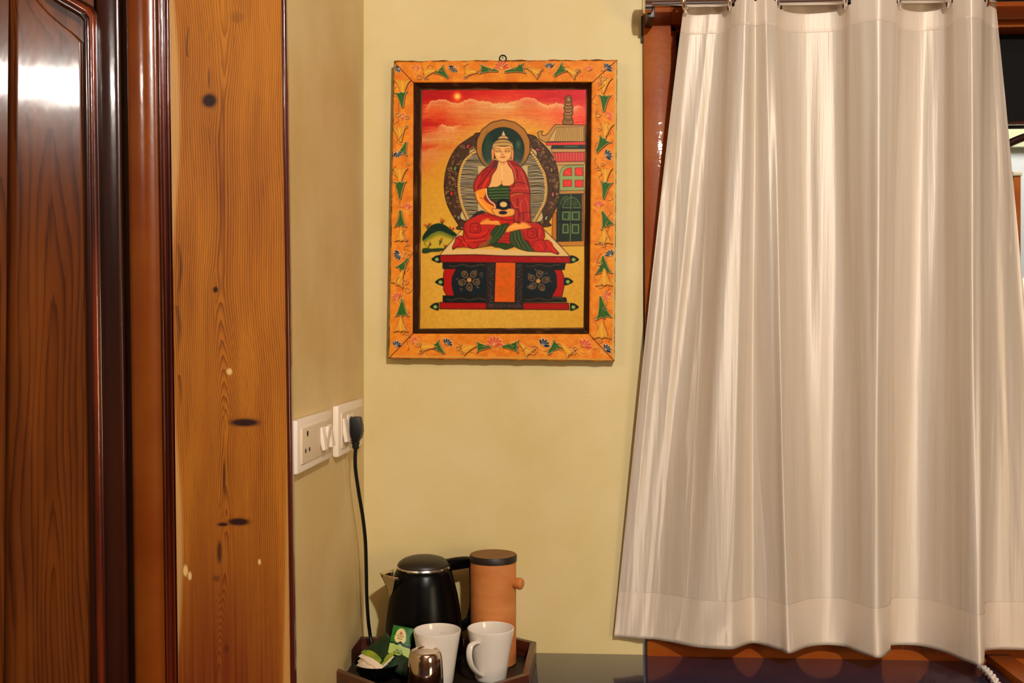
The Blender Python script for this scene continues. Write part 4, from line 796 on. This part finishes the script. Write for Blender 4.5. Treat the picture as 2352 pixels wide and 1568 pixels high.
# ---------------------------------------------------------------- mugs
def mug(px, py, h, rim, ang, label, group='white mugs on the tray'):
    c = place(px, py, ZT); t = empty('mug', c, label, 'mug', group); ro, rbm = rim, .0275; q = .0032
    o = [(0,.0008),(rbm-.003,.0008),(rbm-.001,0),(rbm,.002)]+[(rbm+(ro-rbm)*(s**1.12), h*s) for s in np.linspace(.06, .96, 9)]+[(ro-.0006,h-.0006),(ro-.0016,h),(ro-q+.0004,h-.0008)]
    o += [(rbm+(ro-rbm)*(s**1.12)-q, h*s) for s in np.linspace(.94, .08, 8)]+[(rbm-.008,.0048),(0,.0045)]
    B().lathe(o, c, 72).build('cup', M['china'], t)
    d = Vector((math.cos(ang), math.sin(ang), 0)); pr = lambda s: rbm+(ro-rbm)*(s**1.12)
    pts = [c+d*(pr(.80)-.003)+Vector((0,0,h*.80))]+[c+d*(pr(s)+e_)+Vector((0,0,h*s)) for s, e_ in ((.83,.010),(.80,.0205),(.68,.0265),(.52,.0265),(.36,.021),(.22,.010))]+[c+d*(pr(.14)-.002)+Vector((0,0,h*.12))]
    pts = cr([tuple(p) for p in pts], 6); side = Vector((-d.y, d.x, 0)); V, Fc = [], []; n = 12
    for i, p in enumerate(pts):
        p = Vector(p); tg = (Vector(pts[min(i+1,len(pts)-1)])-Vector(pts[max(i-1,0)])).normalized(); nn = tg.cross(side)
        V += [p+side*(.0058*math.cos(a))+nn*(.0032*math.sin(a)) for a in [2*math.pi*k/n for k in range(n)]]
    for i in range(len(pts)-1):
        for k in range(n): a = i*n+k; b_ = i*n+(k+1) % n; Fc.append((a, b_, b_+n, a+n))
    B().add(V, Fc).build('handle', M['china'], t); return c
m1 = mug(1004, -.201, .0915, .0415, math.radians(82), 'left white mug behind the steel tumbler')
m2 = mug(1127, -.172, .0880, .0415, math.radians(-121), 'right white mug with its handle in front, before the terracotta jar')
# ---------------------------------------------------------------- steel tumbler, upside down
tc_ = place(977, -.257, ZT)
tum = B().lathe([(.0285,.001),(.0305,0),(.0315,.0012),(.0312,.003),(.0306,.006),(.0300,.030),(.0292,.048),(.0281,.060),(.0266,.0675),(.0248,.0715),(.0236,.0724),(.0227,.0718),(.0215,.0696),(.0200,.0690),(0,.0690)], tc_, 72).build('tumbler', M['steel'])
tag(tum, 'polished steel tumbler standing upside down in front of the left mug', 'tumbler')
# ---------------------------------------------------------------- bowl with tea sachets
B0 = place(868, -.183, ZT); hb = .029
bowl = B().lathe([(0,.001),(.024,0),(.026,.0015),(.033,.009),(.0395,.019),(.043,hb),(.0415,hb+.0006),(.0385,.020),(.032,.0115),(.022,.0045),(0,.004)], B0, 56).build('bowl', M['black_plastic'])
tag(bowl, 'small black bowl full of tea sachets at the left of the tray', 'bowl')
def sachet(name, c, wdt, hgt, th, az, tilt, m, label, cat='tea sachet', group='tea sachets in the bowl', seed=0):
    R = Matrix.Rotation(az, 3, 'Z') @ Matrix.Rotation(math.radians(13), 3, 'Y') @ Matrix.Rotation(tilt, 3, 'X'); n = 12; r = random.Random(seed); V, Fc = [], []
    for side in (1, -1):
        for j in range(n+1):
            for i in range(n+1):
                u, v_ = i/n*2-1, j/n*2-1; pil = (1-abs(u)**4)*(1-abs(v_)**4); V.append(R @ Vector((u*wdt/2, side*(th*.5*pil+.0003)+.0025*math.sin(u*2+seed)*(v_), v_*hgt/2+.001*math.sin(u*3+seed)))+c)
    m_ = (n+1)**2
    for s_ in (0, m_):
        for j in range(n):
            for i in range(n): a = s_+j*(n+1)+i; q = (a, a+1, a+n+2, a+n+1); Fc.append(q if not s_ else q[::-1])
    bd = [i for i in range(n+1)]+[(j+1)*(n+1)-1 for j in range(1, n+1)]+[n*(n+1)+i for i in range(n-1, -1, -1)]+[j*(n+1) for j in range(n-1, 0, -1)]
    for i in range(len(bd)): a, b_ = bd[i], bd[(i+1) % len(bd)]; Fc.append((b_, a, a+m_, b_+m_))
    o = B().add(V, Fc).build(name, M[m]); tag(o, label, cat, group); return o
az = math.radians(-47)
for i, (off, dz_, m, lab) in enumerate([(-.018,.000,'paper','front white paper tea sachet in the black bowl, fattest and lowest'),(-.0115,.004,'paper2','beige tea sachet standing just behind the front white one'),(-.0055,.008,'paper','thin pale sachet in the middle of the bowl stack'),(.0005,.0135,'foil_y','yellow-green tea sachet behind the pale ones in the bowl'),(.0075,.012,'foil_g','dark green sachet beside the kettle cord in the bowl'),(.0145,.009,'foil_g','rearmost dark green sachet in the black bowl')]):
    nrm = Vector((math.sin(-az), math.cos(az), 0)); c = B0+nrm*(off*.75+.004)+Vector((-.002,0,.027+i*.0052))
    sachet('tea_sachet', c, .062-abs(off+.004)*.9, .040, .011 if i == 0 else .0065, az, math.radians(-58), m, lab, seed=i)
# printed green sachet standing against the mug
A = Art(0, 0, 46, 66, 6); A.img[:] = (38,108,34); A.crop(0, 0, 1)
A.img += ((vnoise(A.h, A.w, 40, 40, 2)-.5)*26)[..., None]*np.array([.5,1,.4])
A.ell(21,21,11.5,17,(226,206,140),1,0,soft=.08); A.ell(21,27,13,12,(226,206,140),1,soft=.1)
A.poly([(21,10),(17,17),(25,17)], (196,120,90)); A.line([(16,17.5),(26,17.5)], .8, (150,70,50)); A.ell(21,15,2.5,3,(180,90,70),.7)
A.poly([(0,39),(6,37.5),(10,39.5),(14,38),(18,37),(21,33.5),(24,32.5),(28,36),(32,38),(38,40),(46,39),(46,48),(0,48)], (10,44,26))
A.poly([(0,43),(8,41.5),(14,43),(20,42.5),(22,40),(26,42),(32,43.5),(46,45),(46,66),(0,66)], (176,198,104)); A.line([(18,41.5),(22,39.5),(27,41.5)], 1, (170,205,190))
GL = {'O':["010","101","101","101","010"],'R':["110","101","110","101","101"],'G':["011","100","101","101","011"],'A':["010","101","111","101","101"],'N':["101","111","111","101","101"],'I':["1","1","1","1","1"],'C':["011","100","100","100","011"],'D':["110","101","101","101","110"],'T':["111","010","010","010","010"],'U':["101","101","101","101","111"],'L':["100","100","100","100","111"],'S':["011","100","010","001","110"],'B':["110","101","110","101","110"],'H':["101","101","111","101","101"],'M':["10001","11011","10101","10001","10001"]}
def word(s_, x, y, px_, col):
    for ch in s_:
        g = GL[ch]
        for j, row in enumerate(g):
            for i, v_ in enumerate(row):
                if v_ == '1': A.poly([(x+i*px_, y+j*px_), (x+(i+1.1)*px_, y+j*px_), (x+(i+1.1)*px_, y+(j+1.1)*px_), (x+i*px_, y+(j+1.1)*px_)], col)
        x += (len(g[0])+1)*px_
word('ORGANIC', 12.2, 20, .68, (140,100,60)); word('INDIA', 14.6, 25.5, .74, (140,100,60)); A.line([(8,47.5),(38,49.5)], .7, (120,140,60))
word('TULSI', 15, 52, .85, (40,60,30)); word('BRAHMI', 12, 57.5, .85, (30,50,25))
im, _ = A.down(); im = A.img.reshape(66*2, 3, 46*2, 3, 3).mean((1, 3))
q0 = [at(903.6,1434.5,.170), at(949,1443,.170), at(939,1512,.192), at(891,1498,.192)]
ny_, nx_ = im.shape[:2]; sv, tv = np.meshgrid(np.linspace(0,1,nx_), np.linspace(0,1,ny_)); Q = [np.array(p) for p in q0]
Pp = (Q[0]*(1-sv[...,None])+Q[1]*sv[...,None])*(1-tv[...,None])+(Q[3]*(1-sv[...,None])+Q[2]*sv[...,None])*tv[...,None]
Pp[...,1] -= .0022*np.sin(np.pi*sv)*np.sin(np.pi*tv)**.5
back = Pp.copy(); back[...,1] += .0035*np.sin(np.pi*sv)*np.sin(np.pi*tv)**.5+.0004
gs = grid('tea_sachet', Pp, M['print'], None, C=im); tag(gs, 'bright green printed tea sachet standing upright beside the left mug', 'tea sachet')
grid('sachet_back', back[:, ::-1], M['foil_g'], gs)
sachet('tea_sachet', (Vector(q0[2])+Vector(q0[3]))/2+Vector((.002,-.006,-.012)), .05, .03, .004, math.radians(-20), math.radians(-25), 'foil_g', 'dark green sachet lying low in front of the printed one', seed=9)
# ---------------------------------------------------------------- wall switches and plug
def sidept(px, py): return onx(px, py, XS)
def plate(pxs, ytop, ybot, label):       # plate rectangle on the side wall: y range from columns, z from rows at the right edge
    pa, pb = sidept(pxs[0], 1000), sidept(pxs[1], 1000); y0, y1 = pa.y, pb.y; z1 = sidept(pxs[1], ytop).z; z0 = sidept(pxs[1], ybot).z
    t = empty('switch_plate', (XS, (y0+y1)/2, (z0+z1)/2), label, 'switch', None)
    B().box((XS+.0055,(y0+y1)/2,(z0+z1)/2), (.011,y1-y0,z1-z0), bev=.004).build('outer_frame', M['white_plastic'], t)
    B().box((XS+.0095,(y0+y1)/2,(z0+z1)/2), (.008,(y1-y0)-.034,(z1-z0)-.026), bev=.0012).build('module_plate', M['socket_plastic'], t)
    return t, y0, y1, z0, z1
t1, y0, y1, z0, z1 = plate((666,748), 941, 1050, 'large white switch plate half behind the pine board, with three rockers'); zc, hh = (z0+z1)/2, (z1-z0)
sy0 = y0+.02
for k in range(3):
    yc = y1-.032-k*.0235; tl = math.radians(9 if k == 1 else -9)
    B().box((XS+.0155,yc,zc), (.006,.021,hh*.46), rot=(0,tl,0), bev=.0012).build('rocker', M['white_plastic'], t1)
for dy, dzz, rr in ((.0,.016,.0042),(-.011,-.008,.0033),(.011,-.008,.0033)):
    B().lathe([(0,.0005),(rr,.0005),(rr,.0),(0,0)], (XS+.0136,y0+.045+dy,zc+dzz), 16, RY).build('socket_hole', M['socket_hole'], t1)
t2, y0, y1, z0, z1 = plate((763,821), 915, 1021, 'smaller white switch plate near the corner with the black plug in it'); zc, hh = (z0+z1)/2, (z1-z0)
B().box((XS+.0155,-.232,zc), (.006,.026,hh*.46), rot=(0,math.radians(-9),0), bev=.0012).build('rocker', M['white_plastic'], t2)
B().box((XS+.0142,-.190,zc), (.0025,.045,hh*.56), bev=.001).build('socket_face', M['white_plastic'], t2)
for dy, dzz, rr in ((.0,.016,.0042),(-.011,-.010,.0033),(.011,-.010,.0033)):
    B().lathe([(0,.0005),(rr,.0005),(rr,0),(0,0)], (XS+.0156,-.190+dy,zc+dzz), 16, RY).build('socket_hole', M['socket_hole'], t2)
# plug: body seen from the side, tapered to a ribbed sleeve, cord hanging to the tray
py_ = -.205; pl = empty('power_cord', (XS+.03, py_, .95), 'black power cord with its plug in the socket, hanging to the tray', 'power cord')
def pp(px, py): d = ray(px, py); return CAM+d*((py_-CAM.y)/d.y)
xb0 = XS+.0158
zt_p = pp(815, 958).z; zm = pp(815, 1003).z; zb_p = pp(815, 1031).z; xc = pp(815, 1000).x
B().prism([Vector((xb0,py_,zt_p-.004)), Vector((pp(803,0).x,py_,zt_p)), Vector((pp(825,0).x,py_,zt_p)), Vector((pp(829,0).x,py_,zt_p-.016)), Vector((pp(830,0).x,py_,zm+.008)), Vector((pp(826,0).x,py_,zm-.004)), Vector((pp(820,0).x,py_,zm-.008)), Vector((pp(808,0).x,py_,zm-.006)), Vector((xb0,py_,zm+.004))], (0,.024,0), .003).build('plug', M['black_rubber'], pl)
slv = [(pp(813.5,1000+i*4), .0082-.0004*i+(.0010 if i % 2 else 0)) for i in range(9)]
B().tube([p+Vector((0,.012,0)) for p, _ in slv], [r for _, r in slv], 14).build('strain_relief', M['black_rubber'], pl)
cpt = [(pp(814,1026)+Vector((0,.012,0)))]+[at(x, y, w) for x, y, w in ((816,1070,.185),(824,1130,.165),(833,1185,.14),(839,1240,.12),(841,1300,.105),(842,1360,.09),(845,1415,.078),(849,1450,.066),(853,1472,.068))]
cpt += [Vector((K0.x-.090,-.085,ZT+.012)), Vector((K0.x-.078,-.095,ZT+.006)), Vector((K0.x-.066,-.097,ZT+.007))]
B().tube([Vector(p) for p in cr([tuple(p) for p in cpt], 8)], .0033, 12).build('cord', M['black_rubber'], pl)
# ---------------------------------------------------------------- white braided tie on the desk
tb = [onz(2254,1532,ZD+.006), onz(2266,1541,ZD+.009), onz(2280,1556,ZD+.009), onz(2292,1575,ZD+.008), onz(2306,1600,ZD+.007)]
ctr = cr([tuple(p) for p in tb], 10); b = B()
for s_ in range(3):
    pts = []
    for i, p in enumerate(ctr):
        a = i*.42+s_*2*math.pi/3; d = (Vector(ctr[min(i+1,len(ctr)-1)])-Vector(ctr[max(i-1,0)])).normalized(); sx = d.cross(Vector((0,0,1))).normalized()
        pts.append(Vector(p)+sx*.0042*math.cos(a)+Vector((0,0,1))*.0028*math.sin(2*a))
    b.tube(pts, .0034, 8)
tie = b.build('curtain_tie', M['cord_white']); tag(tie, 'white braided tie lying on the desk edge below the curtain', 'curtain tie')
# ---------------------------------------------------------------- painting
fr = empty('framed_painting', at(1155, 830, .0), 'painted wooden picture of a seated figure, orange flower frame, on the cream wall', 'painting')
OT = [(905,140),(1418,137),(1412,829),(892,823)]; IN = [(950,190),(1359,189),(1353,767),(948,766)]; CA = [(970,207),(1346,206),(1340,752),(965,754)]
wq = lambda y: .031-.004*(y-140)/690
imC, hC = paint_canvas().down(); imF, hF = paint_frame().down()
def deepen(im, s_, p_): im = np.clip(im, 0, 255); g = im.mean(-1, keepdims=True); return 255*(np.clip(g+(im-g)*s_, 0, 255)/255)**p_
imC, imF = deepen(imC, 1.15, 1.18), deepen(imF, 1.05, 1.08)
def samp(im, x0, y0, X, Y):
    fx = np.clip(X-x0-.5, 0, im.shape[1]-1.01); fy = np.clip(Y-y0-.5, 0, im.shape[0]-1.01); i = fx.astype(int); j = fy.astype(int); a, b_ = fx-i, fy-j
    if im.ndim == 3: a = a[..., None]; b_ = b_[..., None]
    return im[j,i]*(1-a)*(1-b_)+im[j,i+1]*a*(1-b_)+im[j+1,i]*(1-a)*b_+im[j+1,i+1]*a*b_
def bil(Q, s, t):
    Q = [np.array(q, float) for q in Q]; s = s[..., None]; t = t[..., None]
    return (Q[0]*(1-s)+Q[1]*s)*(1-t)+(Q[3]*(1-s)+Q[2]*s)*t
Rm = np.array(ROT); cam_ = np.array(CAM)
def at_np(X, Y, W):
    d = np.stack([(X-CX)/F, -(Y-CY)/F, -np.ones_like(X)], -1) @ Rm.T; return cam_+d*((-W-CAM.y)/d[...,1])[...,None]
s, t = np.meshgrid(np.linspace(0,1,400), np.linspace(0,1,560)); q = bil(CA, s, t)
hgt = samp(hC, 955, 195, q[...,0], q[...,1]); cimg = samp(imC, 955, 195, q[...,0], q[...,1])
grid('canvas', at_np(q[...,0], q[...,1], wq(q[...,1])-.017), M['canvas'], fr, C=cimg)
for k in range(4):
    a, b_ = OT[k], OT[(k+1) % 4]; c_, d_ = IN[(k+1) % 4], IN[k]; n1 = 560 if k % 2 == 0 else 720
    s, t = np.meshgrid(np.linspace(0,1,n1), np.linspace(0,1,52)); q = bil([a, b_, c_, d_], s, t)
    hgt = samp(hF, 885, 125, q[...,0], q[...,1]); cimg = samp(imF, 885, 125, q[...,0], q[...,1])
    edge = np.minimum(np.minimum(t/.05, 1), np.minimum((1-t)/.05, 1)); W = wq(q[...,1])+hgt*.0011-.0025*(1-edge**.5)
    G = at_np(q[...,0], q[...,1], W)
    nz = .0009*np.sin(s*37+k)+.0006*np.sin(s*91+2*k)
    side = G[:1].copy(); side[...,1] = -.001; side2 = G[:1].copy(); side2[...,1] = (G[:1][...,1]+0)*.5
    G = np.concatenate([side, side2, G], 0); G[:3,:,2] += nz[:1]*.8
    c0 = np.full((1, n1, 3), 0.)+np.array([70,40,20]); cimg = np.concatenate([c0, c0, cimg], 0)
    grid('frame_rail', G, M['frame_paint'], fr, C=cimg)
    # sloping dark lip between rail and canvas
    e_, f_ = CA[(k+1) % 4], CA[k]; s, t = np.meshgrid(np.linspace(0,1,160), np.linspace(0,1,9)); q = bil([d_, c_, e_, f_], s, t)
    W = wq(q[...,1])-.0025-.0145*t; cn = vnoise(9, 160, 3, 9, 30+k)[...,None]; edge_c = (t[...,None] > .86)*cn*.8
    col = np.array([58,32,18])*(1-.35*cn)+np.array([110,70,32])*np.clip(cn-.62, 0, 1)*1.4; col = col*(1-edge_c)+np.array([176,140,90])*edge_c
    grid('inner_lip', at_np(q[...,0], q[...,1], W), M['frame_paint'], fr, C=col)
hr = at(1155, 134, .020); tr = [(.0063+.0014*math.cos(a), .0014*math.sin(a)) for a in np.linspace(0, 2*math.pi, 9)]
B().lathe(tr, hr+Vector((0,0,-.0005)), 24, Matrix.Rotation(math.pi/2, 3, 'X')).build('hanging_ring', M['black_metal'], fr)
B().lathe([(0,.0),(.0022,.0),(.002,.0012),(0,.0018)], at(1155,132,.001), 14, Matrix.Rotation(math.pi/2, 3, 'X')).build('nail', M['chrome'], fr)
